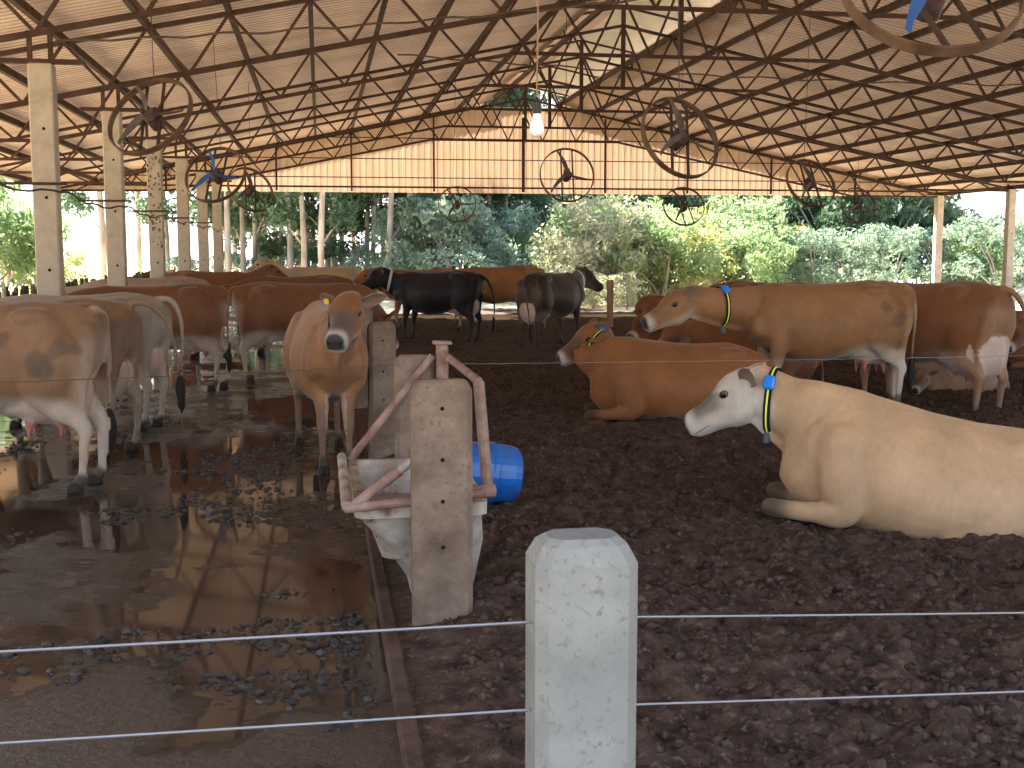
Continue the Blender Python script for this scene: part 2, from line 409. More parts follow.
for k, y in enumerate(Y_TR+[Y_G-.1]+[Y_TR[0]-4.55, Y_TR[0]-9.1, Y_TR[0]-13.4]):
    o = tr0 if k == 0 else copy_tree(tr0)
    o.location = (0, y, 0)
    if k == 0: lb = 'rusty steel zigzag roof truss nearest the camera, meeting the frontmost left column'
    elif k == 6: lb = 'rusty steel truss lying against the cream far end wall'
    elif k > 6: lb = 'rusty steel roof truss overhead, in front of the frontmost left column'
    else: lb = 'rusty steel zigzag roof truss, %s from the cream end wall' % ['', 'fifth', 'fourth', 'third', 'second', 'next one forward'][k]
    tag(o, lb, 'truss', tr_grp)
# purlins
step = HALF*2/26
pl = None
for k in range(27):
    x = ROOF_C-HALF+step*k
    if k == 13: continue
    m_ = MB(); L = Y_G-Y_FRONT+1
    s = -1 if x > ROOF_C else 1
    if pl is None:
        m_.box((0, (Y_G+Y_FRONT)/2, -.03), (.05, L, .13)); m_.box((0, (Y_G+Y_FRONT)/2, -.092), (.08, L, .008))
        pl = m_.build('purlin', M['rust']); o = pl
    else: o = pl.copy(); COL.objects.link(o)
    o.location = (x, 0, zt(x)+.085)
    tag(o, 'long brown steel purlin running under the %s roof slope' % ('left' if s == 1 else 'right'), 'purlin', 'purlins under the %s roof slope' % ('left' if s == 1 else 'right'))
# gable frame
gf = empty('end_wall_frame', (0, Y_G+.02, 0)); tag(gf, 'thin brown steel posts and rails behind the trusses on the cream end wall', 'frame')
for x in (-5.0, -1.4, 1.1, 3.9, 7.0, 9.9, 12.9, 16.0, 19.2):
    m_ = MB(); m_.bar((x, 0, 3.66), (x, 0, min(zt(x), 6.2)), .10 if x == 7.0 else .06, .06); m_.build('post', M['rust'], gf)
for z, th in ((3.80, .06), (4.12, .03), (4.75, .03), (5.45, .03)):
    half = min(HALF, HALF-(z-EAVE)/SLOPE)
    m_ = MB(); m_.bar((ROOF_C-half, 0, z), (ROOF_C+half, 0, z), .04, th); m_.build('rail', M['rust'], gf)

# concrete columns
def make_column():
    root = empty('concrete_column')
    m_ = MB(); m_.box((0, 0, 1.62), (.26, .24, 4.08), bev=.015); m_.build('shaft', M['concrete_column'], root)
    m_ = MB(); m_.box((0, 0, 3.69), (.9, .09, .05)); m_.box((.10, 0, 3.85), (.05, .05, .34)); m_.box((-.12, 0, 3.85), (.05, .05, .34)); m_.build('steel_bracket', M['rust'], root)
    m_ = MB()
    for z in (2.95, 2.2, 1.4): m_.lathe([(.018, -.003), (.018, .004)], 10, Matrix.Translation((.02, -.121, z)) @ Matrix.Rotation(PI/2, 4, 'X'))
    m_.build('bolt_hole', M['spot'], root)
    return root
c0 = make_column(); order = ['frontmost of the row on the left, beside the near left cows', 'second of the left row', 'third of the left row, spattered with brown dirt', 'fourth of the left row', 'fifth of the left row', 'farthest of the left row, seen left of the forest']
for k, y in enumerate(Y_TR):
    o = c0 if k == 0 else copy_tree(c0); o.location = (-3.0, y, 0)
    tag(o, 'square cream concrete column, '+order[k], 'column', 'columns along the feeding alley')
    if k == 2:
        sp = MB(); r_ = random.Random(3)
        for i in range(60):
            z = r_.uniform(1.7, 3.5); xx = r_.uniform(-.11, .11); rr = r_.uniform(.008, .026)
            sp.ball((xx, -.121, z), (rr, .003, rr*r_.uniform(.7, 1.6)), 8)
        sp.build('dirt_splash', M['stain'], o)
for x, y, lb in ((22.45, Y_G-.05, 'square cream concrete column under the far right corner of the end wall'), (22.55, 36.95, 'square cream concrete column at the right edge of the view')):
    o = copy_tree(c0); o.location = (x, y, 0); tag(o, lb, 'column', 'columns under the right eave')

# cable along the left columns
cb = MB()
for a, b in zip([9.0]+Y_TR[:-1], Y_TR):
    for s in range(1):
        pts = []
        for i in range(11):
            t = i/10; pts.append((-3.0+.16+.02*math.sin(9*t), a+(b-a)*t, 2.28-.08*4*t*(1-t)+.02*math.sin(17*t)))
        cb.tube(pts, .012, 6)
tag(cb.build('power_cable', M['wire_dark']), 'dark twisted cable sagging between the left concrete columns', 'cable')
for k, y in enumerate(Y_TR[:5]):
    m_ = MB(); m_.bar((-3.5, y-.155, 2.35), (-2.75, y-.155, 2.35), .03, .03)
    tag(m_.build('steel_crossarm', M['rust'],), 'short thin steel crossarm on the %s left concrete column' % ['first', 'second', 'third', 'fourth', 'fifth'][k], 'crossarm', 'crossarms on the left columns')

for (x0, z0, x1, z1, yy, lb_) in ((-2.8, 3.86, 6.2, 4.9, 13.9, 'dark twisted cable slung from the frontmost left column across the roof trusses'), (1.2, 4.55, 13.5, 4.35, 18.5, 'dark loose cable slung along the trusses above the fans at right')):
    m_ = MB(); pts = []
    for i in range(61):
        t = i/60; pts.append((x0+(x1-x0)*t, yy+.02*math.cos(50*t), z0+(z1-z0)*t-.5*t*(1-t)+.015*math.sin(70*t)))
    m_.tube(pts, .013, 6); tag(m_.build('roof_cable', M['wire_dark']), lb_, 'cable')
# feed barrier of stakes beyond the columns
fb = empty('stake_fence', (-5.3, 0, 0)); tag(fb, 'low dark fence of rough upright stakes outside the left columns', 'fence')
m_ = MB(); r_ = random.Random(5); y = 5.0
while y < 46:
    h = .93+r_.uniform(-.07, .10); m_.bar((r_.uniform(-.02, .02), y, -.1), (r_.uniform(-.05, .05), y+r_.uniform(-.05, .05), h), .05+r_.uniform(0, .03), .05); y += r_.uniform(.13, .26)
m_.build('stakes', noisy('dark stakes', (.03, .035, .02), (.10, .09, .05), 5), fb)
for z in (.45, .78): 
    m_ = MB(); m_.bar((.04, 5, z), (.04, 46, z), .04, .06); m_.build('rail', M['wood'], fb)

# ================================================================== FANS
def make_fan(blade):
    root = empty('barn_fan')
    Rt = Matrix.Rotation(PI/2, 4, 'X')                      # axis along y
    m_ = MB(); m_.lathe([(.505, -.035), (.525, -.035), (.525, .035), (.505, .035), (.505, -.035)], 48, Rt, 0, False); m_.build('hoop', M['hoop'], root, smooth=False)
    for x in (-.10, .12):
        m_ = MB(); h = math.sqrt(.51**2-x*x); m_.bar((x, .03, -h), (x, .03, h), .025, .03); m_.build('support_bar', M['rust_dark'], root)
    m_ = MB(); m_.lathe([(.05, -.13), (.085, -.11), (.09, .08), (.06, .12)], 16, Matrix.Translation((.01, .06, .0)) @ Rt); m_.box((.01, .06, .10), (.10, .12, .08), bev=.01); m_.build('motor', M['motor'], root)
    for k, a in enumerate((100, 215, 335)):
        a = math.radians(a); m_ = MB(); V = []; n = 8
        for i in range(n+1):
            t = i/n; r = .05+.42*t; wd = .022+.020*math.sin(PI*min(1, t*1.15+.1)); tw = .7-.5*t
            for s in (-1, 1):
                for th in (-.003, .003):
                    px = s*wd*math.cos(tw); py = s*wd*math.sin(tw)-.07+th
                    bend = .10*t*t
                    V.append((r*math.cos(a)-(px+bend)*math.sin(a), py, r*math.sin(a)+(px+bend)*math.cos(a)))
        F = []
        for i in range(n):
            b0 = 4*i; b1 = b0+4; F += [(b0, b1, b1+2, b0+2), (b0+1, b0+3, b1+3, b1+1), (b0, b0+1, b1+1, b1), (b0+2, b1+2, b1+3, b0+3)]
        F += [(0, 2, 3, 1), (4*n, 4*n+1, 4*n+3, 4*n+2)]
        m_.add(V, F); m_.build('blade', blade, root)
    return root
fan_proto = {}
FANS = [(-1.88, 14.36, 3.13, 33, -12, 'g', 'large rusty hooped fan at upper left, in front of the second concrete column'),
        (-1.70, 20.8, 2.88, 28, -10, 'b', 'rusty hooped fan with blue blades hanging before the fourth left column'),
        (-1.45, 26.6, 2.93, 26, 35, 'g', 'small rusty hooped fan overlapping the right side of the blue-bladed one'),
        (3.78, 33.5, 2.92, 20, 5, 'g', 'small distant hooped fan left of centre, hanging against the forest'),
        (4.65, 22.6, 3.05, 14, 8, 'g', 'hooped fan just right of the hanging light bulb, below the end wall'),
        (4.25, 14.0, 2.95, 24, 22, 'g', 'large brown hooped fan right of centre, dark motor between two bars'),
        (9.05, 29.4, 2.74, 24, 10, 'g', 'small hooped fan directly under the large right of centre fan'),
        (9.40, 22.3, 2.92, 28, 20, 'g', 'hooped fan with dark blades hanging above the backs of the right cows'),
        (14.9, 32.0, 2.90, 20, 10, 'g', 'pale distant hooped fan farthest right against the trees'),
        (3.56, 6.75, 3.12, 40, 8, 'b', 'nearest fan cut by the top edge at upper right, blue blade showing')]
for i, (x, y, z, tilt, yaw, kd, lb) in enumerate(FANS):
    if kd not in fan_proto: o = fan_proto[kd] = make_fan(M['blade_blue'] if kd == 'b' else M['blade_grey'])
    else: o = copy_tree(fan_proto[kd])
    o.location = (x, y, z); o.rotation_euler = (math.radians(-tilt), math.radians(12*((i % 3)-1)), math.radians(yaw-9))
    tag(o, lb, 'fan', 'hooped ceiling fans')
for i, (x, y, z, tilt, yaw, kd, lb) in enumerate(FANS):
    yk = min(Y_TR+[Y_TR[0]-4.55, Y_TR[0]-9.1, Y_G-.1], key=lambda q: abs(q-y)); top = zt(x)-.02
    R_ = Matrix.Rotation(math.radians(yaw-9), 4, 'Z') @ Matrix.Rotation(math.radians(12*((i % 3)-1)), 4, 'Y') @ Matrix.Rotation(math.radians(-tilt), 4, 'X')
    p = Vector((x, y, z))+(R_ @ Vector((0, 0, .52)))
    m_ = MB(); m_.tube([p, (x, p.y, zt(x)+.155)], .006, 6)
    tag(m_.build('hanging_rod', M['wire_dark']), 'thin dark rod hanging a hooped fan from the roof', 'rod', 'rods holding the fans')

# light bulb on a cord
lb = empty('hanging_light_bulb', (1.17, 6.5, 2.28)); tag(lb, 'white light bulb in a black socket on a long brown cord', 'light bulb')
m_ = MB(); m_.lathe([(.004, -.062), (.022, -.058), (.034, -.045), (.040, -.02), (.038, .005), (.028, .03), (.022, .055), (.020, .07)], 24); m_.build('bulb', M['bulb'], lb, smooth=True)
m_ = MB(); m_.lathe([(.022, .062), (.024, .07), (.024, .12), (.014, .135), (.008, .15)], 16); m_.build('socket', M['socket'], lb)
m_ = MB(); m_.tube([(0, 0, .14), (.004, 0, .6), (0, .002, 1.4), (0, 0, zt(1.17)-2.28)], .0045, 6); m_.build('cord', M['cord'], lb)

# ================================================================== POSTS, WIRES, TROUGH
def slab_post(loc, wd, th, h, mtl, label, name='concrete_post', ch=.025, rz=0.0, lean=0, holes=(.18, .42, .62), bury=.25):
    root = empty(name, loc, rz)
    m_ = MB()
    x, y = wd/2, th/2; b = ch
    prof = lambda x, y, b: [(-x+b, -y), (x-b, -y), (x, -y+b), (x, y-b), (x-b, y), (-x+b, y), (-x, y-b), (-x, -y+b)]
    rings = [(-bury, x, y, b), (h-.045, x, y, b), (h-.012, x-.016, y-.016, b), (h, x-.032, y-.03, b)]
    V = []; F = []
    for z, xx, yy, bb_ in rings: V += [(px, py, z) for px, py in prof(xx, yy, min(bb_, xx*.6, yy*.6))]
    for r in range(3):
        for k in range(8): F.append((r*8+k, r*8+(k+1) % 8, r*8+8+(k+1) % 8, r*8+8+k))
    F += [tuple(range(7, -1, -1)), tuple(range(24, 32))]
    m_.add(V, F); m_.build('shaft', mtl, root)
    if holes:
        m_ = MB()
        for hh in holes: m_.lathe([(.009, -.002), (.009, .002)], 10, Matrix.Translation((.0, -th/2, h-hh)) @ Matrix.Rotation(PI/2, 4, 'X'))
        m_.build('wire_holes', M['spot'], root)
    tag(root, label, 'post', 'concrete posts of the fence line'); return root
slab_post((.468, 2.13, 0), .190, .15, 1.082, M['concrete_pale'], 'nearest concrete post, pale whitish grey with chipped chamfered top', ch=.022, holes=None)
slab_post((.50, 5.08, 0), .262, .11, 1.06, M['concrete'], 'brownish flat concrete post standing in front of the water trough', holes=(.12, .34, .52, .72))
slab_post((.49, 6.45, 0), .215, .10, 1.05, M['concrete'], 'flat concrete post just behind the water trough', holes=(.1, .3, .5))
slab_post((.46, 9.35, 0), .21, .14, 1.06, M['concrete'], 'dark topped concrete post right beside the cow facing the camera', rz=.12, holes=(.14, .38, .6))
slab_post((.42, 12.5, 0), .21, .14, 1.10, M['concrete'], 'concrete post half hidden behind the facing cow\'s ear', rz=.12, holes=(.2, .4))
slab_post((-1.30, 27.5, -.05), .24, .2, 1.30, M['concrete_column'], 'small distant pale concrete post among the far cows on the left', holes=None)
m_ = MB(); m_.tube([(5.9, 24.2, -.2), (5.9, 24.2, 1.03)], .07, 8)
tag(m_.build('wooden_post', M['wood']), 'brown wooden post in the dry grass beyond the resting cows', 'post')

def wire(name, pts, r, m, label, twist=False):
    m_ = MB(); m_.tube(pts, r, 6)
    return tag(m_.build(name, m), label, 'wire', 'fence wires')
def sagline(a, b, sag, n=14):
    a = Vector(a); b = Vector(b); return [a.lerp(b, i/n)-Vector((0, 0, sag*4*(i/n)*(1-i/n))) for i in range(n+1)]
wire('fence_wire', sagline((-2.3, 2.05, .935), (.375, 2.11, .925), .004), .0027, M['wire'], 'upper wire running left from the nearest pale post')
wire('fence_wire', sagline((.56, 2.11, .925), (3.2, 2.4, .745), .004), .0022, M['wire'], 'upper wire running right from the nearest pale post')
wire('fence_wire', sagline((-2.3, 2.05, .785), (.375, 2.11, .758), .004), .0027, M['wire'], 'lower wire running left from the nearest pale post')
wire('fence_wire', sagline((.56, 2.11, .756), (3.2, 2.4, .58), .004), .0024, M['wire'], 'lower wire running right from the nearest pale post')
wire('fence_wire', sagline((-4.5, 6.45, .93), (.40, 6.42, 1.0), .035), .0025, M['wire_dark'], 'thin dark wire crossing in front of the cow facing the camera')
wire('fence_wire', sagline((.58, 6.42, 1.0), (7.5, 6.6, 1.02), .02), .0016, M['wire'], 'hair thin pale wire crossing behind the cream resting cow')

# trough
tg = empty('water_trough', (.425, 5.78, 0)); tag(tg, 'dirty white fibreglass water trough wedged behind the flat concrete post', 'trough')
def trough_shell():
    # rounded rectangular rings : outer up, lip, inner down
    def ring(hx, hy, z, dx=0, n=6, r=.06):
        P = []
        for cx, cy, a0 in ((hx-r, hy-r, 0), (-hx+r, hy-r, PI/2), (-hx+r, -hy+r, PI), (hx-r, -hy+r, 3*PI/2)):
            for i in range(n): t = a0+PI/2*i/(n-1); P.append((cx+r*math.cos(t)+dx, cy+r*math.sin(t), z))
        return P
    rings = [ring(.14, .28, -.03, .12), ring(.16, .38, .10, .11), ring(.23, .50, .30, .06), ring(.275, .56, .43), ring(.295, .60, .44), ring(.295, .60, .50), ring(.25, .555, .50), ring(.24, .52, .42), ring(.20, .45, .22, .03), ring(.13, .34, .17, .06)]
    n = len(rings[0]); V = sum(rings, []); F = []
    for i in range(len(rings)-1):
        for k in range(n): F.append((i*n+k, i*n+(k+1) % n, (i+1)*n+(k+1) % n, (i+1)*n+k))
    F += [tuple(range(n-1, -1, -1)), tuple(range((len(rings)-1)*n, len(rings)*n))]
    return V, F
m_ = MB(); V, F = trough_shell(); m_.add(V, F); m_.build('tub', M['tub'], tg, smooth=False)
m_ = MB(); m_.box((.01, 0, .33), (.42, .96, .004)); m_.build('water', M['water'], tg)
gd = empty('pipe_guard', (.385, 5.75, 0)); tag(gd, 'rusty bent pipe guard around the water trough', 'pipe frame')
def gp(a, b, r=.021, m='rust_pipe'):
    m_ = MB(); m_.tube([a, b], r, 10); m_.build('pipe', M[m], gd)
gp((-.30, -.62, .50), (.30, -.62, .55)); gp((-.29, .60, .52), (-.29, -.62, .51), .024, 'tub')
gp((-.26, -.60, .51), (.0, -.60, .70), .019, 'tub'); gp((-.26, -.60, .51), (-.06, -.60, .655), .022)
gp((-.25, .60, .50), (.20, .62, 1.05)); gp((.30, -.50, 1.03), (.33, -.56, .56), .026); gp((.30, -.50, 1.03), (.26, .55, 1.06), .02)
gp((.20, -.60, .55), (.36, -.57, .55), .03); gp((.25, .62, -.02), (.25, .62, 1.11), .034)
m_ = MB(); m_.box((.25, .62, 1.12), (.10, .09, .02), bev=.005); m_.build('cap_plate', M['rust_pipe'], gd)
# blue drum lying behind
dr = empty('blue_drum', (.90, 7.28, .25), .12); dr.scale = (.90,)*3; dr.rotation_euler = (0.0, math.radians(7), .10)
tag(dr, 'bright blue plastic drum lying on the bedding behind the trough', 'drum')
m_ = MB(); Ry = Matrix.Rotation(PI/2, 4, 'Y')
m_.lathe([(.12, -.36), (.185, -.35), (.20, -.32), (.205, -.16), (.215, -.15), (.215, -.12), (.205, -.11), (.207, .11), (.217, .12), (.217, .15), (.207, .16), (.20, .27), (.185, .315), (.15, .335), (.13, .325)], 28, Ry)
m_.build('barrel', M['blue'], dr, smooth=False)
m_ = MB(); m_.lathe([(.03, .325), (.03, .345), (.02, .35)], 14, Matrix.Translation((0, .05, .07)) @ Ry); m_.build('bung', M['blue'], dr)

# clods on bedding and dung in the alley (nobody could count these)
def scatter(n, fn, rmin, rmax, seed, flat=.7, res=6):
    b = MB(); r_ = random.Random(seed)
    for i in range(n):
        x, y, z = fn(r_); r = rmin+(rmax-rmin)*r_.random()**2.2; V = []; F = []
        ph = r_.random()*6
        h = 3
        for a in range(h+1):
            al_ = PI*a/h
            for k in range(res):
                t = 2*PI*k/res+ph; q = r*(1+.7*(r_.random()-.5)); V.append((x+q*math.sin(al_)*math.cos(t), y+q*math.sin(al_)*math.sin(t), z+q*flat*math.cos(al_)))
        F = [(a*res+k, (a+1)*res+k, (a+1)*res+(k+1) % res, a*res+(k+1) % res) for a in range(h) for k in range(res)]
        b.add(V, F)
    return b
def on_bed(r_):
    y = 1.4+13*r_.random()**1.6; x = .5+r_.random()*(1.2+y*.62)
    return x, y, bed_h(x, y)+.002
tag(scatter(12000, on_bed, .005, .030, 11, .8).build('compost_clods', M['clod'], smooth=True), 'crumbly dark clods strewn over the compost bedding', 'clods', kind='stuff')
def on_alley(r_):
    while True:
        y = 2.6+13*r_.random()**1.3; x = .18-r_.random()*(.6+y*.42)
        v = noise.noise(Vector((x*.9+3, y*.7, 2.2)))+.5*noise.noise(Vector((x*3, y*3, 1)))
        edge = (y < 3.6)*.18
        if v+edge > .22+.15*r_.random(): return x, y, -.05
tag(scatter(5200, on_alley, .006, .030, 12, .6).build('dung_lumps', M['dung']), 'grey brown dung lumps spread over the wet alley floor', 'dung', kind='stuff')

# ================================================================== COWS
def ring_pts(c, ax, bx, ra, rb, n=20, p=2.2, taper=0.0):
    """ring about c; ax = side axis, bx = up axis"""
    P = []
    for k in range(n):
        t = 2*PI*k/n; ct, st = math.cos(t), math.sin(t)
        x = math.copysign(abs(ct)**(2/p), ct)*ra; y = math.copysign(abs(st)**(2/p), st)*rb
        if taper: x *= 1-taper*max(0, st)
        P.append(c+ax*x+bx*y)
    return P
class Loft:
    def __init__(s): s.v = []; s.f = []; s.cp = []      # cp: (pos, radius, part, t)
    def rings(s, rings, part, cs=None):
        n = len(rings[0]); b = len(s.v)
        for r in rings: s.v += [tuple(p) for p in r]
        for i in range(len(rings)-1):
            for k in range(n): s.f.append((b+i*n+k, b+i*n+(k+1) % n, b+(i+1)*n+(k+1) % n, b+(i+1)*n+k))
        s.f.append(tuple(b+k for k in range(n-1, -1, -1))); s.f.append(tuple(b+(len(rings)-1)*n+k for k in range(n)))
    def limb(s, pts, part, t0=0, t1=1, n=14, sub=5):
        """pts: list of (pos, ra(side), rb(other)) ; smooth tapered limb with round ends"""
        P = [Vector(p[0]) for p in pts]; m = len(P)
        A = []; 
        for i in range(m-1):
            p0, p1, p2, p3 = P[max(i-1, 0)], P[i], P[i+1], P[min(i+2, m-1)]
            for j in range(sub):
                t = j/sub
                q = .5*((2*p1)+(p2-p0)*t+(2*p0-5*p1+4*p2-p3)*t*t+(3*p1-p0-3*p2+p3)*t**3)
                e = t*t*(3-2*t)
                A.append((q, pts[i][1]*(1-e)+pts[i+1][1]*e, pts[i][2]*(1-e)+pts[i+1][2]*e, (i+t)/(m-1)))
        A.append((P[-1], pts[-1][1], pts[-1][2], 1.0))
        rings = []; M_ = len(A); side = Vector((0, 1, 0))
        for i, (q, ra, rb, t) in enumerate(A):
            d = (A[min(i+1, M_-1)][0]-A[max(i-1, 0)][0]).normalized()
            ax = side-d*side.dot(d)
            if ax.length < .2: ax = Vector((1, 0, 0))-d*d.x
            ax.normalize(); bx = d.cross(ax)
            if i == 0:
                for kk in (.95, .6): 
                    c_ = math.sqrt(max(0, 1-kk*kk)); rings.append(ring_pts(q-d*(min(ra, rb)*kk), ax, bx, ra*c_+.002, rb*c_+.002, n, 2))
            rings.append(ring_pts(q, ax, bx, ra, rb, n, 2))
            if i == M_-1:
                for kk in (.6, .95):
                    c_ = math.sqrt(max(0, 1-kk*kk)); rings.append(ring_pts(q+d*(min(ra, rb)*kk), ax, bx, ra*c_+.002, rb*c_+.002, n, 2))
            s.cp.append((q, (ra+rb)/2, part, t0+(t1-t0)*t))
        s.rings(rings, part)
    def ball(s, c, r, part, t=0, n=14):
        c = Vector(c); r = Vector(r if hasattr(r, '__len__') else (r, r, r)); rings = []
        for i in range(1, 8):
            a = PI*i/8; rings.append([c+Vector((r.x*math.sin(a)*math.cos(2*PI*k/n), r.y*math.sin(a)*math.sin(2*PI*k/n), r.z*math.cos(a))) for k in range(n)])
        s.rings(rings, part); s.cp.append((c, (r.x+r.y+r.z)/3, part, t))

STAND = [(-.83, 1.14, .96, .07), (-.79, 1.20, .86, .14), (-.70, 1.245, .76, .20), (-.56, 1.27, .67, .245), (-.40, 1.285, .61, .27), (-.22, 1.265, .55, .30),
         (0, 1.25, .50, .345), (.2, 1.245, .485, .35), (.4, 1.25, .52, .30), (.55, 1.262, .58, .245), (.70, 1.24, .65, .20), (.82, 1.17, .74, .15), (.89, 1.06, .83, .07)]
LIE = [(-.88, .48, .22, .10), (-.80, .60, .08, .21), (-.62, .69, .0, .31), (-.42, .745, -.02, .37), (-.15, .73, -.04, .43), (.1, .74, -.05, .45), (.3, .765, -.04, .42),
       (.5, .79, -.02, .34), (.68, .77, .03, .26), (.80, .68, .10, .19), (.89, .56, .20, .09)]
PALE = (.86, .78, .66)
def mixv(a, b, t): return a*(1-t)+b*t
def smooth01(x, a, b):
    t = np.clip((x-a)/(b-a), 0, 1); return t*t*(3-2*t)

def cow(loc, heading, label, base, pose='stand', head=(1.32, 0, 1.38), hdir=(1, 0, -.55), scale=1.0, light=None, face=None, sock=None, vox=.02,
        tail=None, udder=1.0, ear_drop=0.0, collar=None, tag_ear=None, dark_neck=0.0, dirt=(), seed=0, belly=None, name='cow', legs=(0, 0, 0, 0), roll=(0, 0, 1), group=None, muzzle=(.72, .66, .60), wide=1.0, dark_knee=False, tuck=False, pitch=0.0, headcol=None, facemix=.85, hook=1.0, fy=1.0, ear_open=.85):
    """local axes: +x forward, +y the animal's left. All in metres before scale"""
    r_ = random.Random(seed); base = Vector(base)
    light = Vector(light) if light else base.lerp(Vector((.80, .70, .58)), .45)
    face = Vector(face) if face else base*.45
    sock = Vector(sock) if sock else light
    belly = Vector(belly) if belly else base.lerp(light, .4)
    L = Loft(); lie = pose == 'lie'
    T = LIE if lie else STAND
    rings = []
    # interpolate torso
    Tn = []
    for i in range(len(T)-1):
        for j in range(3):
            t = j/3; e = t; Tn.append(tuple(T[i][q]*(1-e)+T[i+1][q]*e for q in range(4)))
    Tn.append(T[-1])
    for x, z1, z0, hw in Tn:
        zc = z0+(z1-z0)*.45; P = []
        for k in range(28):
            a = 2*PI*k/28; c_, s_ = math.cos(a), math.sin(a)
            yy = math.copysign(abs(c_)**.88, c_)*hw*wide*(1-.30*max(0, s_)**1.5); zz = zc+(s_*(z1-zc) if s_ > 0 else s_*(zc-z0))
            P.append(Vector((x, yy, zz)))
        rings.append(P); L.cp.append((Vector((x, 0, zc)), min(hw, (z1-z0)/2)*1.1, 'torso', (x+.85)/1.7))
        for s in (-1, 1): L.cp.append((Vector((x, s*hw*.4, z0+(z1-z0)*.3)), hw*.7, 'torso', 0)); L.cp.append((Vector((x, s*hw*.3, z0+(z1-z0)*.75)), hw*.7, 'torso', 0))
    L.rings(rings, 'torso')
    zh = (1.20, 1.12, .86) if not lie else (.66, .50, .42)
    for s in (-1, 1):
        (L.ball((-.42, s*.16, zh[0]-.02), (.15, .085*hook, .065), 'torso') if hook else None); L.ball((-.77, s*.09, zh[1]-.01), (.06, .05, .06), 'torso')
        if not lie: L.ball((.74, s*.14, zh[2]), (.11, .09, .13), 'torso')
        else: L.ball((.66, s*.15, zh[2]), (.15, .11, .20), 'torso')
    if not lie:
        for s, df, dh in ((-1, legs[1], legs[3]), (1, legs[0], legs[2])):
            yf = s*.17*fy
            L.limb([((.60, s*.13, 1.08), .07, .12), ((.62, s*.16, .90), .10, .155), ((.55, s*.165, .72), .085, .12), ((.57+df*.3, yf*1.0, .56), .058, .075), ((.60+df*.7, yf, .40), .045, .052), ((.605+df*.8, yf, .35), .044, .047), ((.60+df*.9, yf, .27), .030, .034), ((.595+df, yf, .14), .028, .030), ((.60+df, yf, .10), .037, .040), ((.63+df, yf, .05), .036, .040)], 'fleg')
            L.limb([((-.46, s*.14, 1.08), .10, .17), ((-.52, s*.17, .90), .13, .23), ((-.50+dh*.2, s*.19, .74), .11, .185), ((-.56+dh*.4, s*.175, .60), .072, .115), ((-.66+dh*.7, s*.165, .50), .044, .068), ((-.71+dh*.8, s*.16, .43), .042, .055), ((-.70+dh*.9, s*.16, .34), .030, .038), ((-.68+dh, s*.16, .15), .029, .032), ((-.675+dh, s*.16, .10), .039, .042), ((-.64+dh, s*.16, .05), .038, .042)], 'hleg')
            L.limb([((-.74, s*.11, 1.08), .075, .09), ((-.72, s*.15, .88), .09, .09), ((-.68, s*.165, .70), .06, .075), ((-.70+dh*.7, s*.165, .52), .035, .04)], 'hleg', 0, .5)
        if udder > 0:
            u = udder; L.ball((-.47, 0, .62), (.23*u, .17*u, .16*u), 'udder', 0, 18); L.ball((-.60, 0, .66), (.15*u, .145*u, .22*u), 'udder', 0, 18); L.ball((-.30, 0, .60), (.20*u, .14, .09*u), 'udder', 0, 16)
            for dx, dy in ((-.36, .085), (-.36, -.085), (-.56, .07), (-.56, -.07)):
                L.limb([((dx, dy*u, .62-.13*u), .03, .03), ((dx, dy*u, .62-.19*u), .021, .021), ((dx, dy*1.1*u, .62-.235*u), .015, .015)], 'teat', 0, 1, 8, 2)
        tl = tail or [(-.78, 0, 1.20), (-.87, 0, 1.15), (-.905, 0, .98), (-.90, 0, .72), (-.89, 0, .50)]
        k = len(tl); L.limb([(p, .036-.020*i/(k-1), .036-.020*i/(k-1)) for i, p in enumerate(tl)], 'tail', 0, 1, 8, 4)
        e = Vector(tl[-1]); d = (e-Vector(tl[-2])).normalized(); d = (d+Vector((0, 0, -1.2))).normalized()
        L.limb([(e-d*.04, .018, .018), (e+d*.08, .042, .046), (e+d*.20, .036, .042), (e+d*.30, .014, .014)], 'switch', 0, 1, 8, 3)
        nb, n1 = Vector((.52, 0, 1.00)), Vector((.80, 0, 1.03)); rb = (.25, .20, .145)
    else:
        for s in (-1, 1):
            L.limb([((.56, s*.20, .50), .12, .17), ((.52, s*.29, .28), .11, .15), ((.50, s*.32, .13), .08, .10), ((.68, s*.30, .085), .055, .06), ((.85, s*.27, .065), .05, .054), ((.90, s*.255, .06), .055, .055)], 'fleg', 0, .55)
            L.limb([((.88, s*.25, .05), .05, .05), ((.76, s*.21, .035), .034, .034), ((.64, s*.18, .035), .04, .04), ((.58, s*.16, .035), .038, .038)], 'fleg', .55, 1)
            if tuck: L.limb([((-.50, s*.18, .42), .17, .24), ((-.30, s*.26, .26), .15, .22), ((-.12, s*.30, .12), .10, .12)], 'hleg'); continue
            L.limb([((-.48, s*.20, .46), .15, .22), ((-.34, s*.36, .30), .13, .20), ((-.18, s*.44, .20), .10, .13), ((-.34, s*.50, .12), .08, .10), ((-.58, s*.50, .08), .05, .06), ((-.40, s*.55, .05), .034, .036), ((-.22, s*.56, .05), .04, .04), ((-.15, s*.56, .045), .036, .036)], 'hleg')
        tl = [(-.84, .0, .52), (-.93, .02, .40), (-.94, .10, .15), (-.86, .28, .05), (-.7, .42, .045)]
        L.limb([(p, .03-.003*i, .03-.003*i) for i, p in enumerate(tl)], 'tail', 0, 1, 8, 4)
        nb, n1 = Vector((.52, 0, .56)), Vector((.80, 0, .60)); rb = (.24, .21, .16)
    # neck
    hp = Vector(head); h = Vector(hdir).normalized(); upv = Vector(roll)
    side = upv.cross(h).normalized(); up = h.cross(side)
    na = hp-up*.055-h*.02
    ctrl = [nb, n1, n1.lerp(na, .45)+Vector((0, 0, -.015)), na]
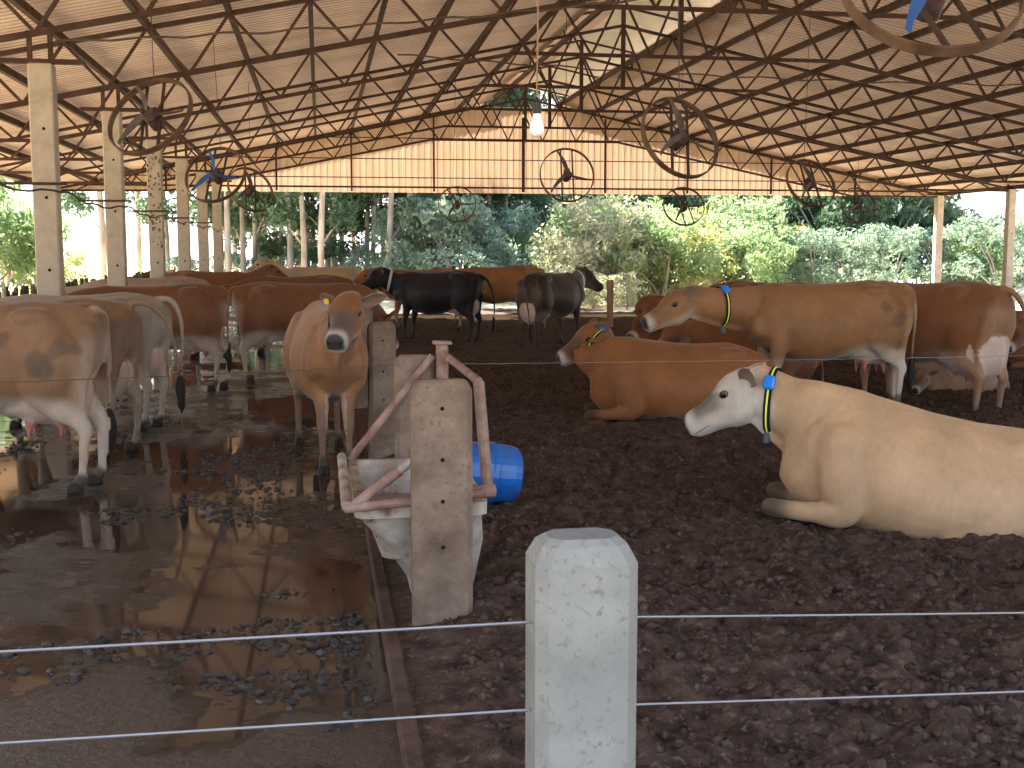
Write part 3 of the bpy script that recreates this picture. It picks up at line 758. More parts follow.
    R0 = [(.17, rb[0]), (.14, rb[1]), (.115, .17 if lie else .16), (.095, .13)]
    P = ctrl; nr = []; neck_line = []
    for i in range(3):
        p0, p1, p2, p3 = P[max(i-1, 0)], P[i], P[i+1], P[min(i+2, 3)]
        for j in range(6):
            t = j/6; q = .5*((2*p1)+(p2-p0)*t+(2*p0-5*p1+4*p2-p3)*t*t+(3*p1-p0-3*p2+p3)*t**3)
            neck_line.append((q, R0[i][0]*(1-t)+R0[i+1][0]*t, R0[i][1]*(1-t)+R0[i+1][1]*t))
    neck_line.append((na, *R0[3]))
    frames = []
    for i, (q, a, b) in enumerate(neck_line):
        d = (neck_line[min(i+1, len(neck_line)-1)][0]-neck_line[max(i-1, 0)][0]).normalized()
        tt = i/(len(neck_line)-1)
        sd = Vector((0, 1, 0)).lerp(side, tt*tt); sd = (sd-d*sd.dot(d)).normalized(); bx = d.cross(sd)
        if bx.z < 0 and abs(bx.z) > .3: bx = -bx
        frames.append((q, d, sd, bx, a, b)); nr.append(ring_pts(q, sd, bx, a, b, 20, 2)); L.cp.append((q, (a+b)/2, 'neck', tt))
    q, d, sd, bx, a, b = frames[-1]
    for e_, k_ in ((.02, .95), (.05, .80), (.075, .5), (.09, .2)): nr.append(ring_pts(q+d*e_, sd, bx, a*k_, b*k_, 20, 2))
    L.rings(nr, 'neck')
    dl = []
    for i in range(2, len(frames), 3):
        q, d, sd, bx, a, b = frames[i]; k_ = i/len(frames); dl.append((q-bx*(b*.93+.03*math.sin(PI*k_)), .028, .05))
    L.limb(dl, 'neck', .1, .9, 10, 3)
    # head
    HS = [(-.05, -.03, .05, .055), (-.02, -.04, .085, .095), (.04, -.06, .110, .138), (.11, -.075, .120, .158), (.17, -.082, .112, .150), (.23, -.088, .094, .126), (.29, -.088, .082, .106), (.35, -.086, .079, .094), (.40, -.083, .084, .090), (.44, -.082, .084, .084), (.47, -.083, .076, .074), (.487, -.084, .055, .052)]
    hr = []
    for s_, o_, a, b in HS:
        c_ = hp+h*s_+up*o_; hr.append(ring_pts(c_, side, up, a, b, 20, 2.5)); L.cp.append((c_, (a+b)/2, 'head', s_/.49))
    L.rings(hr, 'head')
    def H(s_, y_, z_): return hp+h*s_+side*y_+up*z_
    # jaw, cheeks, brow, lips
    def hl(pts, t=(0, 1)): L.limb([(H(*p[:3]), p[3], p[4]) for p in pts], 'head', t[0], t[1], 12, 3)
    hl([(.05, 0, -.165, .078, .06), (.15, 0, -.19, .068, .055), (.27, 0, -.16, .055, .042), (.36, 0, -.148, .056, .038), (.43, 0, -.145, .056, .030)], (.15, .85))
    for s in (-1, 1):
        hl([(.11, s*.090, .018, .022, .022), (.17, s*.100, .018, .024, .022), (.215, s*.088, .010, .015, .015)], (.25, .4))
        hl([(.40, s*.038, -.050, .034, .030), (.455, s*.044, -.060, .032, .030)], (.86, .97))
    L.ball(H(.0, 0, .035), (.055, .05, .03), 'head', .0)
    # ---- voxel merge into one skin
    me0 = bpy.data.meshes.new('tmp'); me0.from_pydata(L.v, [], L.f); me0.update()
    bm = bmesh.new(); bm.from_mesh(me0); bmesh.ops.recalc_face_normals(bm, faces=bm.faces); bm.to_mesh(me0); bm.free()
    ob = bpy.data.objects.new('tmp', me0); COL.objects.link(ob)
    rm = ob.modifiers.new('r', 'REMESH'); rm.mode = 'VOXEL'; rm.voxel_size = vox; rm.use_smooth_shade = True
    sm = ob.modifiers.new('s', 'SMOOTH'); sm.factor = .5; sm.iterations = int(round(.15/vox))
    dg = bpy.context.evaluated_depsgraph_get(); me = bpy.data.meshes.new_from_object(ob.evaluated_get(dg)); bpy.data.objects.remove(ob); bpy.data.meshes.remove(me0)
    nv = len(me.vertices); co = np.empty(nv*3); me.vertices.foreach_get('co', co); co = co.reshape(-1, 3)
    cp = np.array([list(c[0])+[max(c[1], .02)] for c in L.cp]); parts = np.array([c[2] for c in L.cp]); ts = np.array([c[3] for c in L.cp])
    best = np.full(nv, 1e9); idx = np.zeros(nv, int)
    for i in range(len(cp)):
        dd = np.linalg.norm(co-cp[i, :3], axis=1)-cp[i, 3]
        if parts[i] in ('head', 'udder', 'teat'): dd -= .012
        k = dd < best; best[k] = dd[k]; idx[k] = i
    part = parts[idx]; t = ts[idx]
    nz = np.array([noise.noise(Vector(p)*3.1+Vector((seed*3.7, 0, 0))) for p in co]); nz2 = np.array([noise.noise(Vector(p)*9+Vector((seed, 5, 0))) for p in co])
    B = np.array(base); LT = np.array(light); FC = np.array(face); SK = np.array(sock); BL = np.array(belly); dark = np.array((.020, .015, .013)); mudc = np.array((.055, .038, .028))
    col = np.tile(B, (nv, 1))
    x, y, z = co[:, 0], co[:, 1], co[:, 2]
    zlo, zhi = (.42, .66) if not lie else (-.05, .12)
    k = (1-smooth01(z+.14*nz, zlo, zhi))*(part == 'torso'); col = mixv(col, BL, (k*.6)[:, None])
    # underside between the legs and the rear of the thighs is paler
    if not lie:
        k = np.where(np.isin(part, ('torso', 'hleg', 'udder')), (1-smooth01(np.hypot((x+.40)/.38, (z-.50)/.17)+.2*nz, .7, 1.25)), 0); col = mixv(col, np.array(light), (k*.8)[:, None])
        k = np.where(np.isin(part, ('torso', 'hleg')), smooth01(-x+.1*nz, .68, .84)*(1-smooth01(z, .95, 1.12))*.5, 0); col = mixv(col, LT, k[:, None])
    k = np.where(part == 'neck', dark_neck*smooth01(t, 0, .7), 0); k = np.maximum(k, np.where(part == 'head', dark_neck*(t < .5), 0)); col = mixv(col, FC, k[:, None])
    # legs
    lg = (part == 'fleg') | (part == 'hleg')
    if not lie:
        k = np.where(lg, 1-smooth01(z+.07*nz, .38, .62), 0); col = mixv(col, SK, (k*.9)[:, None])
        inner = np.where(lg & (np.abs(y) < .13*fy), 1-smooth01(z, .75, .95), 0); col = mixv(col, LT, (inner*.7)[:, None])
        k = np.where(lg, 1-smooth01(z+.10*nz2, .09, .17), 0); col = mixv(col, mudc, (k*.92)[:, None])
    else:
        kk = (smooth01(x, .74, .88) if dark_knee else 0*x)*(1-smooth01(z, .11, .18)); kk = np.where(lg, kk, 0); col = mixv(col, mudc*1.3, (kk*.85)[:, None])
        k = (1-smooth01(z+.03*nz2, -.02, .06)); col = mixv(col, mudc*1.5, (k*.5)[:, None])
    k = (part == 'tail')*.25; col = mixv(col, LT, k[:, None]); col[part == 'switch'] = dark
    ud = np.array((.74, .58, .49)); 
    k = (part == 'udder'); col[k] = (ud*(1+.25*nz[:, None]))[k]; col[part == 'teat'] = (.62, .26, .20)
    if headcol is not None:
        k = np.where(np.isin(part, ('head', 'neck')), smooth01((co-np.array(hp))@np.array(h)+.03*nz, -.13, -.02)*smooth01(t+(part == 'head'), .4, .6), 0); col = mixv(col, np.array(headcol)*(1+.2*nz[:, None]), k[:, None])
    # head markings
    hv = co-np.array(hp); hs = hv@np.array(h); hu = hv@np.array(up); hy = hv@np.array(side); hd = part == 'head'
    k = np.where(hd, smooth01(hs+.03*nz, .15, .25)*smooth01(hu+.02*nz, -.11, -.05)*(1-smooth01(np.abs(hy), .05, .10)*.3), 0); col = mixv(col, FC, (k*facemix)[:, None])
    k = np.where(np.isin(part, ('head', 'neck')) & ((t > .6) | hd), (1-smooth01(hu+.02*nz, -.18, -.10))*smooth01(hs, -.10, .05), 0); col = mixv(col, LT, (k*.7)[:, None])
    k = np.where(hd, smooth01(hs+.025*nz2, .37, .44), 0); col = mixv(col, np.array(muzzle), (k*.85)[:, None])
    k = np.where(hd, smooth01(hs+.35*np.maximum(hu+.07, 0), .462, .480)*smooth01(hu, -.125, -.108), 0); col = mixv(col, np.array((.05, .045, .05)), k[:, None])
    for (dx, dz, dr, sd_) in dirt:
        k = (1-smooth01(np.hypot(x-dx, (z-dz))+.11*nz2, dr*.4, dr*1.1))*(y*sd_ > .05)*((part == 'torso') | lg); col = mixv(col, np.array((.10, .075, .065)), (k*.55)[:, None])
    V0 = [tuple(p) for p in co]; F0 = [tuple(p.vertices) for p in me.polygons]; bpy.data.meshes.remove(me)
    cols = [tuple(np.clip(c, 0, 1)) for c in col]; m = MB(); m.add(V0, F0, 0)
    def extra(fn, c, mi=0):
        a = m.n; fn(m); cols.extend([tuple(c)]*(m.n-a)); 
        for q in range(len(m.m)-1, -1, -1):
            if min(m.f[q]) < a: break
            m.m[q] = mi
    Rh = Matrix((side, h, up)).transposed()
    bvh = BVHTree.FromPolygons([Vector(p) for p in V0], F0)
    def surf(s_, z_, sg, y0=.3):
        hit = bvh.ray_cast(H(s_, sg*y0, z_), -side*sg)[0]
        return hit if hit is not None else H(s_, sg*.09, z_)
    for s in (-1, 1):
        ec = surf(.158, -.018, s)-side*s*.010
        extra(lambda q: q.ball(ec, (.016, .027, .021), 12, 0, Rh), (.01, .008, .008), 1)
        lid = [ec+side*s*.011+h*(.026*math.cos(a_*PI/6))+up*(.020*math.sin(a_*PI/6)) for a_ in range(13)]
        extra(lambda q: q.tube(lid, .005, 6), (.035, .026, .022))
        hn = bvh.ray_cast(H(.7, s*.045, -.062), -h)[0]
        if hn is not None: extra(lambda q: q.ball(hn-h*.004, (.014, .010, .016), 8, 0, Rh), (.01, .008, .008), 0)
        if vox < .022:
            ml = [surf(q_, -.128-.01*math.sin((q_-.30)*12), s)+side*s*.0005 for q_ in (.345, .365, .39, .41, .43, .455)]
            extra(lambda q: q.tube(ml, [.001, .002, .0028, .003, .0025, .001], 6), (.16, .11, .09), 0)
        # ear: cupped leaf
        def ear(q):
            out = (side*s*.80-h*.50+up*(.32-ear_drop)).normalized(); fw = (h*.5+side*s*ear_open-up*.15); fw = (fw-out*fw.dot(out)).normalized(); wd = out.cross(fw)
            V = []; n = 10; m2 = 10
            for i in range(n+1):
                tt = i/n; wdt = .066*math.sin(PI*min(1, .10+tt*.90))**.75*(1.05-.2*tt)+.003; c_ = H(.02, s*.085, -.03)+out*(.20*tt)
                for k_ in range(m2):
                    a = PI*k_/(m2-1)-PI/2; V.append(c_+wd*(wdt*math.sin(a))+fw*(-.034*math.cos(a)*(1-.45*tt)))
                for k_ in range(m2):
                    a = PI/2-PI*k_/(m2-1); V.append(c_+wd*(wdt*.90*math.sin(a))+fw*(-.024*math.cos(a)*(1-.45*tt)+.005))
            w_ = 2*m2; F = [(i*w_+k_, i*w_+(k_+1) % w_, (i+1)*w_+(k_+1) % w_, (i+1)*w_+k_) for i in range(n) for k_ in range(w_)]
            F += [tuple(range(w_-1, -1, -1)), tuple(range(n*w_, (n+1)*w_))]
            q.add(V, F)
        a = m.n; ear(m); ne = m.n-a; inner_c = mixv(np.array((.42, .24, .17)), LT, .3)
        for q in range(ne): cols.append(tuple(B*.85) if (q % 20) < 10 else tuple(inner_c*(.6 if face.length < .2 else .9)))
    if not lie:
        for s, df, dh in ((-1, legs[1], legs[3]), (1, legs[0], legs[2])):
            for hx, hy_ in ((.645+df, s*.17*fy), (-.625+dh, s*.16)):
                for cl in (-1, 1):
                    extra(lambda q: q.lathe([(.036, -.0), (.036, .02), (.029, .06), (.02, .075)], 10, Matrix.Translation((hx, hy_+cl*.021, 0)) @ Matrix.Diagonal((1.5, .72, 1, 1))), (.03, .024, .02))
    root = empty(name, loc, heading); root.rotation_euler = (0, pitch, heading); root.scale = (scale,)*3
    tag(root, label, 'cow', group)
    body = m.build('body', [M['coat'], M['gloss']], root, smooth=True)
    ca = body.data.color_attributes.new('coat', 'FLOAT_COLOR', 'POINT')
    arr = np.ones((m.n, 4)); arr[:, :3] = np.array(cols); ca.data.foreach_set('color', arr.ravel())
    # collar
    if collar:
        i0 = collar.get('at', 12); q, d, sd, bx, a, b = frames[i0]
        d = (d+h*collar.get('tilt', .5)).normalized(); sd = (sd-d*sd.dot(d)).normalized(); bx2 = d.cross(sd); bx = bx2 if bx2.dot(bx) > 0 else -bx2
        dd = (Vector((0, 0, -1))-d*d.dot(Vector((0, 0, -1)))).normalized(); loose = collar.get('drop', .03)
        def band(wid, thk, gap):
            V = []; n = 40
            for k_ in range(n):
                tt = 2*PI*k_/n; ct, st = math.cos(tt), math.sin(tt)
                rr = sd*((a+gap)*ct)+bx*((b+gap)*st); lo = max(0, -st); rr = rr+bx*(-loose*lo)*1.0
                nrm = rr.normalized()
                for e, t_ in ((-wid/2, 0), (wid/2, 0), (wid/2, thk), (-wid/2, thk)): V.append(q+rr+d*e+nrm*t_)
            F = [(k_*4+e, ((k_+1) % n)*4+e, ((k_+1) % n)*4+(e+1) % 4, k_*4+(e+1) % 4) for k_ in range(n) for e in range(4)]
            return V, F
        cl = MB(); cl.add(*band(.042, .006, .010))
        co_ = cl.build('collar', M[collar.get('mat', 'collar')], body)
        if collar.get('stripe', True):
            st_ = MB(); st_.add(*band(.010, .003, .0165)); st_.build('stripe', M['stripe'], co_)
        if collar.get('box', True):
            ang = math.radians(collar.get('ang', 50)); sg = collar.get('side', 1)
            pos = q+sd*((a+.03)*math.cos(ang)*sg)+bx*((b+.03)*math.sin(ang)); nrm = (sd*math.cos(ang)*sg/a+bx*math.sin(ang)/b).normalized(); tg_ = d.cross(nrm)
            bx_ = MB(); bx_.box(pos, (.085, .065, .04), 0, Matrix((tg_, d, nrm)).transposed(), .01); bx_.build('sensor_box', M['tagblue'], co_)
        if collar.get('weight', collar.get('box', True)):
            wt = MB(); wp = q+bx*(-(b+loose+.045)); wt.box(wp, (.055, .05, .085), 0, Matrix((sd, d, bx)).transposed(), .012); wt.build('weight', M['buckle'], co_)
    if tag_ear:
        for sg, mt in tag_ear:
            out = (side*sg*.80-h*.50+up*(.32-ear_drop)).normalized(); p = H(.02, sg*.085, -.03)+out*.11+h*.0+side*sg*.012
            tm = MB(); tm.box(p-up*.018, (.035, .004, .045), 0, Rh, .0015); tm.build('ear_tag', M[mt], body)
    return root
def beast(label, x, y, heading, poll=None, muz=None, z=0.0, scale=1.0, **kw):
    """x, y: middle of the body; poll and muz: where the top of the head and the nose are in the barn"""
    a = math.radians(heading); R = (Matrix.Rotation(a, 3, 'Z') @ Matrix.Rotation(kw.get('pitch', 0.0), 3, 'Y')).transposed()
    if poll is not None:
        p = (R @ (Vector(poll)-Vector((x, y, z))))/scale; m_ = (R @ (Vector(muz)-Vector((x, y, z))))/scale
        kw['head'] = tuple(p); kw['hdir'] = tuple((m_-p).normalized()+Vector((0, 0, .12)))
    return cow((x, y, z), a, label, scale=scale, **kw)
TAN = (.50, .29, .155); FAWN = (.40, .215, .115); BROWN = (.27, .115, .052); RED = (.34, .135, .055); CREAM = (.66, .49, .32); ORANGE = (.46, .21, .085); GREYW = (.60, .53, .46)
BLK = (.016, .013, .014); SEAL = (.050, .028, .020); WHT = (.80, .72, .62)
ZA = -.05
# ---- feeding alley, left
beast('light tan cow cut by the left edge, grey dirt blotches on flank, big pale udder', -2.36, 8.62, 182, z=ZA, scale=1.03, base=(.33, .195, .115), sock=(.66, .55, .46), light=(.76, .66, .55), vox=.018, udder=1.1, seed=1, head=(1.4, 0, 1.0), hdir=(1, 0, -1),
      dirt=[(-.60, .98, .08, 1), (-.46, .86, .09, 1), (-.20, .98, .07, 1), (.03, .99, .05, 1)], tail=[(-.78, 0, 1.22), (-.84, -.10, 1.17), (-.85, -.17, .95), (-.84, -.20, .7), (-.84, -.2, .5)], legs=(0, 0, -.02, -.10))
beast('dark shaded fawn cow with arched tail, second from the left edge in the alley', -2.28, 10.35, 163, z=ZA, base=(.29, .17, .10), sock=(.38, .28, .21), light=(.55, .42, .32), vox=.02, udder=1.0, seed=2, head=(1.4, 0, 1.0), hdir=(1, 0, -1),
      dirt=[(-.62, 1.0, .2, 1), (-.55, .8, .12, 1)], tail=[(-.76, 0, 1.22), (-.90, -.02, 1.24), (-1.06, -.05, 1.10), (-1.14, -.06, .84), (-1.16, -.06, .62)], legs=(0, 0, .05, -.05))
beast('greyish white cow showing its rump, standing behind the fawn cow with arched tail', -2.20, 11.75, 160, z=ZA, scale=1.0, base=(.40, .32, .25), sock=(.60, .50, .42), light=(.76, .66, .55), vox=.02, udder=1.0, seed=3, head=(1.4, 0, 1.0), hdir=(1, 0, -1),
      tail=[(-.76, 0, 1.22), (-.90, 0, 1.20), (-.98, 0, 1.02), (-.98, 0, .72), (-.97, 0, .50)])
beast('reddish brown cow standing side on with its rump towards the facing cow', -1.93, 14.75, 180, z=ZA, base=(.24, .105, .052), sock=(.60, .5, .42), light=(.66, .56, .47), vox=.024, udder=1.05, seed=4, head=(1.4, 0, 1.0), hdir=(1, 0, -.8), legs=(0, 0, 0, -.12),
      tail=[(-.76, 0, 1.22), (-.84, .08, 1.15), (-.84, .16, .95), (-.84, .17, .7), (-.84, .17, .5)])
beast('reddish brown cow side on, udder at left, its head hidden behind the facing cow', -.28, 15.6, 4, z=ZA, base=(.25, .11, .055), sock=(.60, .5, .42), light=(.66, .56, .47), vox=.024, udder=1.0, seed=5, head=(1.1, .25, .80), hdir=(.6, .5, -1))
beast('golden brown cow facing the camera, yellow ear tag, standing beside the trough', .03, 9.62, -84, poll=(.20, 8.58, 1.27), muz=(.08, 8.20, .98), z=ZA, scale=.98, base=(.38, .195, .10), sock=(.24, .16, .115), light=(.66, .52, .38), facemix=.85, hook=0, fy=.62, ear_drop=.32, ear_open=.3, face=(.13, .10, .085), headcol=(.30, .135, .065), vox=.017, udder=0, seed=6, wide=.86,
      muzzle=(.66, .62, .60), tag_ear=[(-1, 'eartag')], belly=(.62, .46, .32), collar={'at': 13, 'side': 1, 'drop': .0, 'tilt': .3, 'stripe': False, 'box': False, 'weight': True, 'mat': 'buckle'}, legs=(0, .06, .05, -.1), dirt=[])
# ---- far cows, left
beast('pale cream backed cow far off at left, its back just above the brown cows', -2.6, 19.4, 178, z=ZA, base=(.50, .36, .25), vox=.03, seed=7, head=(1.4, 0, 1.0), hdir=(1, 0, -.8), group=None)
beast('dark brown cow standing far off, behind the side on cow with udder at left', -.35, 20.2, 180, z=ZA, base=(.24, .10, .05), vox=.03, seed=8, head=(1.4, 0, 1.0), hdir=(1, 0, -.7))
beast('sunlit pale tan cow far off at left beside the small distant post', .05, 28.6, 182, z=0, base=(.72, .52, .32), vox=.035, seed=9, head=(1.35, 0, 1.4), hdir=(1, 0, -.5))
beast('distant brown cow left of the small distant post', -2.3, 25.6, 10, z=ZA, base=(.30, .13, .06), vox=.035, seed=10, head=(1.3, 0, 1.32), hdir=(1, 0, -.5))
# ---- centre
beast('chestnut cow behind the black cow, its pale muzzle at left beyond the concrete posts', 2.10, 24.2, 176, poll=(.95, 24.0, 1.22), muz=(.50, 23.8, .90), base=(.44, .17, .065), face=(.36, .14, .06), vox=.026, seed=11, light=(.66, .46, .3), sock=(.5, .32, .2))
beast('black cow side on facing left, pale strap round its neck', 2.08, 21.3, 148, poll=(1.05, 21.75, 1.25), muz=(.66, 21.75, .93), base=BLK, light=(.035, .026, .024), face=(.012, .010, .011), sock=(.03, .024, .022), belly=(.02, .016, .016), vox=.024, seed=12, muzzle=(.03, .026, .028), udder=1.0,
      collar={'at': 13, 'mat': 'strap_pale', 'stripe': False, 'box': False, 'drop': .05}, tail=[(-.78, 0, 1.2), (-.9, -.05, 1.12), (-.98, -.12, .9), (-1.0, -.16, .62), (-.98, -.17, .45)], tag_ear=[(1, 'eartag_white')])
beast('orange brown cow between the black cow and the dark brown cow, white lower leg', 3.82, 25.3, 182, poll=(2.35, 25.3, 1.2), muz=(1.95, 25.3, .9), base=ORANGE, vox=.026, seed=13, sock=WHT, light=(.5, .33, .24), scale=1.03)
beast('dark brown cow seen from behind, turning its head to the right, pale pink udder', 3.80, 19.75, 48, poll=(4.62, 21.0, 1.27), muz=(5.04, 21.05, .93), base=SEAL, light=(.30, .19, .14), face=(.018, .014, .013), sock=(.10, .065, .05), belly=(.06, .04, .03), vox=.022, seed=14, muzzle=(.03, .025, .025), udder=1.15, scale=1.0,
      collar={'at': 12, 'mat': 'strap_pale', 'stripe': False, 'box': False, 'drop': .03}, tail=[(-.78, 0, 1.2), (-.88, -.03, 1.12), (-.88, -.06, .9), (-.86, -.10, .62), (-.85, -.12, .42)])
beast('reddish cow lying low between the dark brown cow and the standing tan cow', 6.0, 18.2, 172, base=(.32, .12, .05), pose='lie', poll=(4.95, 17.9, .62), muz=(4.6, 17.6, .32), vox=.026, seed=15, scale=1.15)
beast('brown lying cow showing only a pale muzzle under the standing tan cow\'s chin', 4.95, 13.6, 178, base=(.34, .15, .07), pose='lie', poll=(4.06, 13.5, .58), muz=(3.62, 13.35, .40), vox=.024, seed=16, face=(.55, .42, .33), muzzle=(.78, .70, .62), light=(.72, .62, .52))
beast('reddish cow whose back shows above the neck of the standing tan cow', 6.05, 15.9, 4, base=(.27, .105, .045), vox=.028, seed=17, head=(1.4, 0, 1.0), hdir=(1, 0, -.7), scale=.945)
# ---- right
beast('tawny cow lying in the middle ground, white cheek and blue collar tag', 3.42, 11.05, 168, pose='lie', tuck=True, poll=(2.66, 11.50, .86), muz=(2.24, 11.50, .54), base=(.36, .155, .066), face=(.14, .10, .08), light=(.80, .66, .52), muzzle=(.74, .66, .60), vox=.018, seed=18, scale=1.0, dark_knee=True,
      collar={'at': 13, 'side': 1, 'ang': 35, 'drop': .03, 'tilt': 1.0})
beast('tall tan cow standing side on facing left, blue collar tag on its neck', 5.02, 11.40, 180, poll=(3.46, 11.22, 1.19), muz=(3.02, 11.15, .91), base=(.37, .19, .092), face=(.34, .19, .10), light=(.72, .58, .44), sock=WHT, muzzle=(.70, .60, .52), vox=.018, seed=19, udder=1.05, scale=1.03,
      collar={'at': 12, 'side': 1, 'ang': 55, 'drop': .03}, dirt=[(-.56, .92, .08, 1), (-.66, .64, .08, 1), (-.48, 1.0, .06, 1)], tail=[(-.78, 0, 1.22), (-.86, .03, 1.16), (-.88, .06, .95), (-.86, .08, .7), (-.85, .08, .5)], tag_ear=None, legs=(0, 0, 0, -.12))
beast('red brown cow seen from behind at right, huge pale udder, dark tail tuft', 6.29, 11.74, 112, base=(.30, .135, .066), light=(.62, .42, .28), sock=(.42, .27, .18), vox=.018, seed=20, udder=1.35, scale=1.12, head=(1.45, 0, 1.0), hdir=(1, 0, -.8), z=-.12,
      tail=[(-.76, 0, 1.22), (-.87, -.05, 1.18), (-.93, -.13, 1.0), (-.94, -.19, .72), (-.93, -.20, .50)], wide=1.2)
beast('cream cow lying in front at right, white face, blue collar tag, green ear tag', 3.53, 6.52, 156, pose='lie', tuck=True, pitch=math.radians(-9), z=-.10, poll=(2.60, 7.05, .83), muz=(2.31, 7.22, .575), base=(.70, .48, .295), headcol=(.74, .66, .57), face=(.09, .075, .07), light=(.86, .80, .72), muzzle=(.78, .74, .70), vox=.014, seed=21, scale=1.02, dark_knee=True,
      collar={'at': 14, 'side': 1, 'ang': 25, 'drop': .05, 'tilt': .75}, tag_ear=[(-1, 'eartag_green')], dirt=[], dark_neck=0)
beast('small dun cow curled low on the bedding behind the red brown cow\'s hind legs', 7.30, 12.9, 170, pose='lie', base=(.34, .22, .14), scale=.62, z=-.12, vox=.03, seed=22, poll=(6.8, 12.75, .22), muz=(6.62, 12.6, .05))
beast('brown cow lying at the far right edge beyond the tail tuft', 10.2, 15.2, 178, pose='lie', base=(.32, .15, .08), vox=.028, seed=23, poll=(9.35, 14.9, .62), muz=(9.0, 14.7, .32))

# ================================================================== TREES
def leaf_cloud(b, centres, n, size, rng):
    """n small leaf blades round clump centres (x,y,z,r)"""
    c = np.array(centres); wgt = c[:, 3]**2; pick = rng.choice(len(c), n, p=wgt/wgt.sum())
    d = rng.normal(size=(n, 3)); d /= np.linalg.norm(d, axis=1)[:, None]; rr = c[pick, 3]*(.55+.5*rng.random(n))
    P = c[pick, :3]+d*rr[:, None]*np.array((1, 1, .75))
    a = rng.normal(size=(n, 3)); a /= np.linalg.norm(a, axis=1)[:, None]; e = np.cross(a, rng.normal(size=(n, 3))); e /= np.linalg.norm(e, axis=1)[:, None]
    s = size*(.6+.8*rng.random(n))[:, None]
    Q = np.stack([P-a*s, P+e*s*.38, P+a*s, P-e*s*.38], 1).reshape(-1, 3)
    b.add(Q, [(4*i, 4*i+1, 4*i+2, 4*i+3) for i in range(n)])
def make_bush(h, wd, n, leaf, seed):
    r = np.random.default_rng(seed); root = empty('leafy_shrub'); cs = []
    for i in range(int(16+h*5)):
        z = h*(.12+.80*r.random()); q = wd*.5*math.sqrt(max(.05, 1-((z/h-.42)/.62)**2)); a = r.random()*6.28; rd = q*math.sqrt(r.random())
        cs.append((rd*math.cos(a), rd*math.sin(a), z, .35+.5*r.random()))
    b = MB(); leaf_cloud(b, cs, n, .13, r); b.build('foliage', leaf, root)
    s = MB()
    for i in range(5):
        c_ = cs[i*3]; s.tube([(.1*i-.2, 0, -.3), (c_[0]*.4, c_[1]*.4, c_[2]*.5), (c_[0], c_[1], c_[2])], [.06, .045, .02], 6)
    s.build('stems', M['bark'], root); return root
def make_euc(h, n, leaf, seed, low):
    r = np.random.default_rng(seed); root = empty('eucalyptus_tree'); s = MB(); rad = .055+.0055*h
    pts = [(0, 0, -.4)]; x = y = 0
    for i in range(1, 8): x += r.normal()*.10; y += r.normal()*.10; pts.append((x, y, h*i/7))
    s.tube(pts, [rad*(1-.11*i) for i in range(8)], 9); cs = []
    for i in range(46):
        z = low+(h-low)*(r.random()**1.25); q = (.5+1.7*math.sin(PI*min(1, (z-low+1)/(h-low+1.5)))); a = r.random()*6.28
        p = (q*math.cos(a), q*math.sin(a), z); cs.append((*p, .35+.55*r.random()))
        if i % 5 == 0:
            k = min(6, int(z/h*7)); s.tube([pts[k], (p[0]*.5+pts[k][0]*.5, p[1]*.5+pts[k][1]*.5, (z+pts[k][2])/2+.1), p], [.05, .035, .015], 5)
    s.build('trunk', M['bark'], root, smooth=True)
    b = MB(); leaf_cloud(b, cs, n, .15, r); b.build('foliage', leaf, root); return root
rt = random.Random(21)
euc = [make_euc(16, 5600, M['leaf_dark'], 31, 3.3), make_euc(18, 5600, M['leaf_dark'], 32, 1.9), make_euc(14, 6000, M['leaf_teal'], 33, 1.6)]
bsh = {'leaf_teal': [make_bush(4.6, 5.6, 4600, M['leaf_teal'], 41)], 'leaf_bright': [make_bush(4.2, 4.6, 4200, M['leaf_bright'], 43)],
       'leaf_yellow': [make_bush(4.0, 4.2, 3600, M['leaf_yellow'], 44)], 'leaf_dark': [make_bush(6.5, 6.0, 9000, M['leaf_dark'], 45)], 'leaf_pale': [make_bush(4.6, 3.8, 1700, M['leaf_pale'], 46)]}
used = {}
def put(src, x, y, s, label, cat, grp, name):
    if id(src) not in used: used[id(src)] = 1; o = src
    else: o = copy_tree(src)
    o.location = (x, y, -.45 if x > -8 else -.05); o.rotation_euler = (0, 0, rt.uniform(0, 6.28)); o.scale = (s*rt.uniform(.9, 1.1), s*rt.uniform(.9, 1.1), s)
    tag(o, label, cat, grp)
def X_at(px, y): return (px-320)*y/1180.0                       # how far right something seen at column px stands at distance y
# sparse eucalyptus at left, denser behind the middle and right
for px, y in ((247, 57), (262, 66), (309, 61), (327, 64), (366, 60), (418, 66), (436, 61), (450, 66), (470, 62), (498, 64), (522, 66), (233, 55), (268, 64), (284, 60), (315, 66), (333, 58), (380, 62), (406, 55), (300, 70), (118, 60), (152, 66), (176, 58), (226, 62), (240, 68), (258, 60), (276, 72), (291, 56), (304, 50), (322, 49), (341, 63), (352, 70), (372, 58), (388, 52), (398, 66), (412, 60), (428, 72)):
    put(euc[rt.choice((0, 0, 1))], X_at(px, y), y, rt.uniform(.9, 1.15), 'slender pale trunked eucalyptus in the open grove left of centre', 'tree', 'eucalyptus trees in the left grove', 'eucalyptus_tree')
for px, y in ((446, 64), (462, 70), (486, 62), (510, 66), (534, 70), (556, 64), (590, 70), (620, 66), (650, 70), (690, 66), (716, 63), (742, 60), (764, 66), (790, 60), (812, 68), (836, 58), (856, 66), (880, 60), (905, 64), (925, 66)):
    put(euc[rt.choice((1, 2, 0, 1))], X_at(px, y), y, rt.uniform(.9, 1.15), 'dark leafy eucalyptus in the dense forest behind the right half', 'tree', 'eucalyptus trees in the dense right forest', 'eucalyptus_tree')
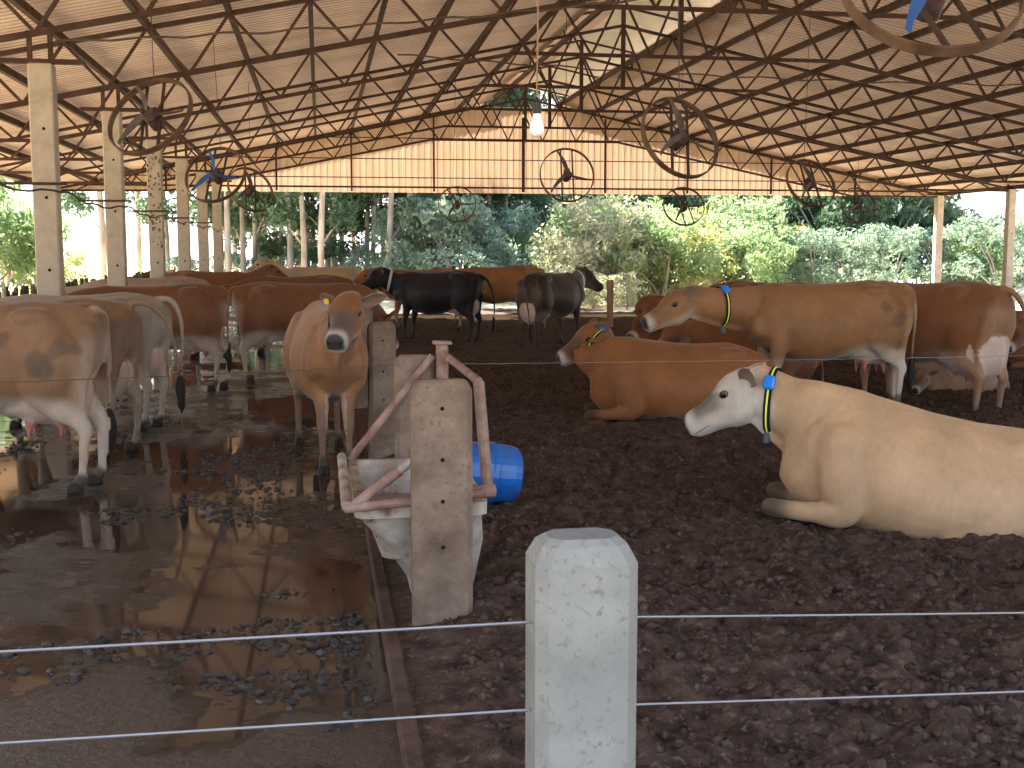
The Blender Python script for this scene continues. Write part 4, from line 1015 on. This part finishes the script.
for px, y, s in ((560, 57, 1.0), (640, 60, 1.1), (700, 58, 1.2), (745, 55, 1.0), (800, 56, 1.2), (850, 54, 1.2), (890, 56, 1.3), (955, 57, .8), (985, 55, .45), (1015, 56, .5), (1040, 52, .6), (500, 66, .8)):
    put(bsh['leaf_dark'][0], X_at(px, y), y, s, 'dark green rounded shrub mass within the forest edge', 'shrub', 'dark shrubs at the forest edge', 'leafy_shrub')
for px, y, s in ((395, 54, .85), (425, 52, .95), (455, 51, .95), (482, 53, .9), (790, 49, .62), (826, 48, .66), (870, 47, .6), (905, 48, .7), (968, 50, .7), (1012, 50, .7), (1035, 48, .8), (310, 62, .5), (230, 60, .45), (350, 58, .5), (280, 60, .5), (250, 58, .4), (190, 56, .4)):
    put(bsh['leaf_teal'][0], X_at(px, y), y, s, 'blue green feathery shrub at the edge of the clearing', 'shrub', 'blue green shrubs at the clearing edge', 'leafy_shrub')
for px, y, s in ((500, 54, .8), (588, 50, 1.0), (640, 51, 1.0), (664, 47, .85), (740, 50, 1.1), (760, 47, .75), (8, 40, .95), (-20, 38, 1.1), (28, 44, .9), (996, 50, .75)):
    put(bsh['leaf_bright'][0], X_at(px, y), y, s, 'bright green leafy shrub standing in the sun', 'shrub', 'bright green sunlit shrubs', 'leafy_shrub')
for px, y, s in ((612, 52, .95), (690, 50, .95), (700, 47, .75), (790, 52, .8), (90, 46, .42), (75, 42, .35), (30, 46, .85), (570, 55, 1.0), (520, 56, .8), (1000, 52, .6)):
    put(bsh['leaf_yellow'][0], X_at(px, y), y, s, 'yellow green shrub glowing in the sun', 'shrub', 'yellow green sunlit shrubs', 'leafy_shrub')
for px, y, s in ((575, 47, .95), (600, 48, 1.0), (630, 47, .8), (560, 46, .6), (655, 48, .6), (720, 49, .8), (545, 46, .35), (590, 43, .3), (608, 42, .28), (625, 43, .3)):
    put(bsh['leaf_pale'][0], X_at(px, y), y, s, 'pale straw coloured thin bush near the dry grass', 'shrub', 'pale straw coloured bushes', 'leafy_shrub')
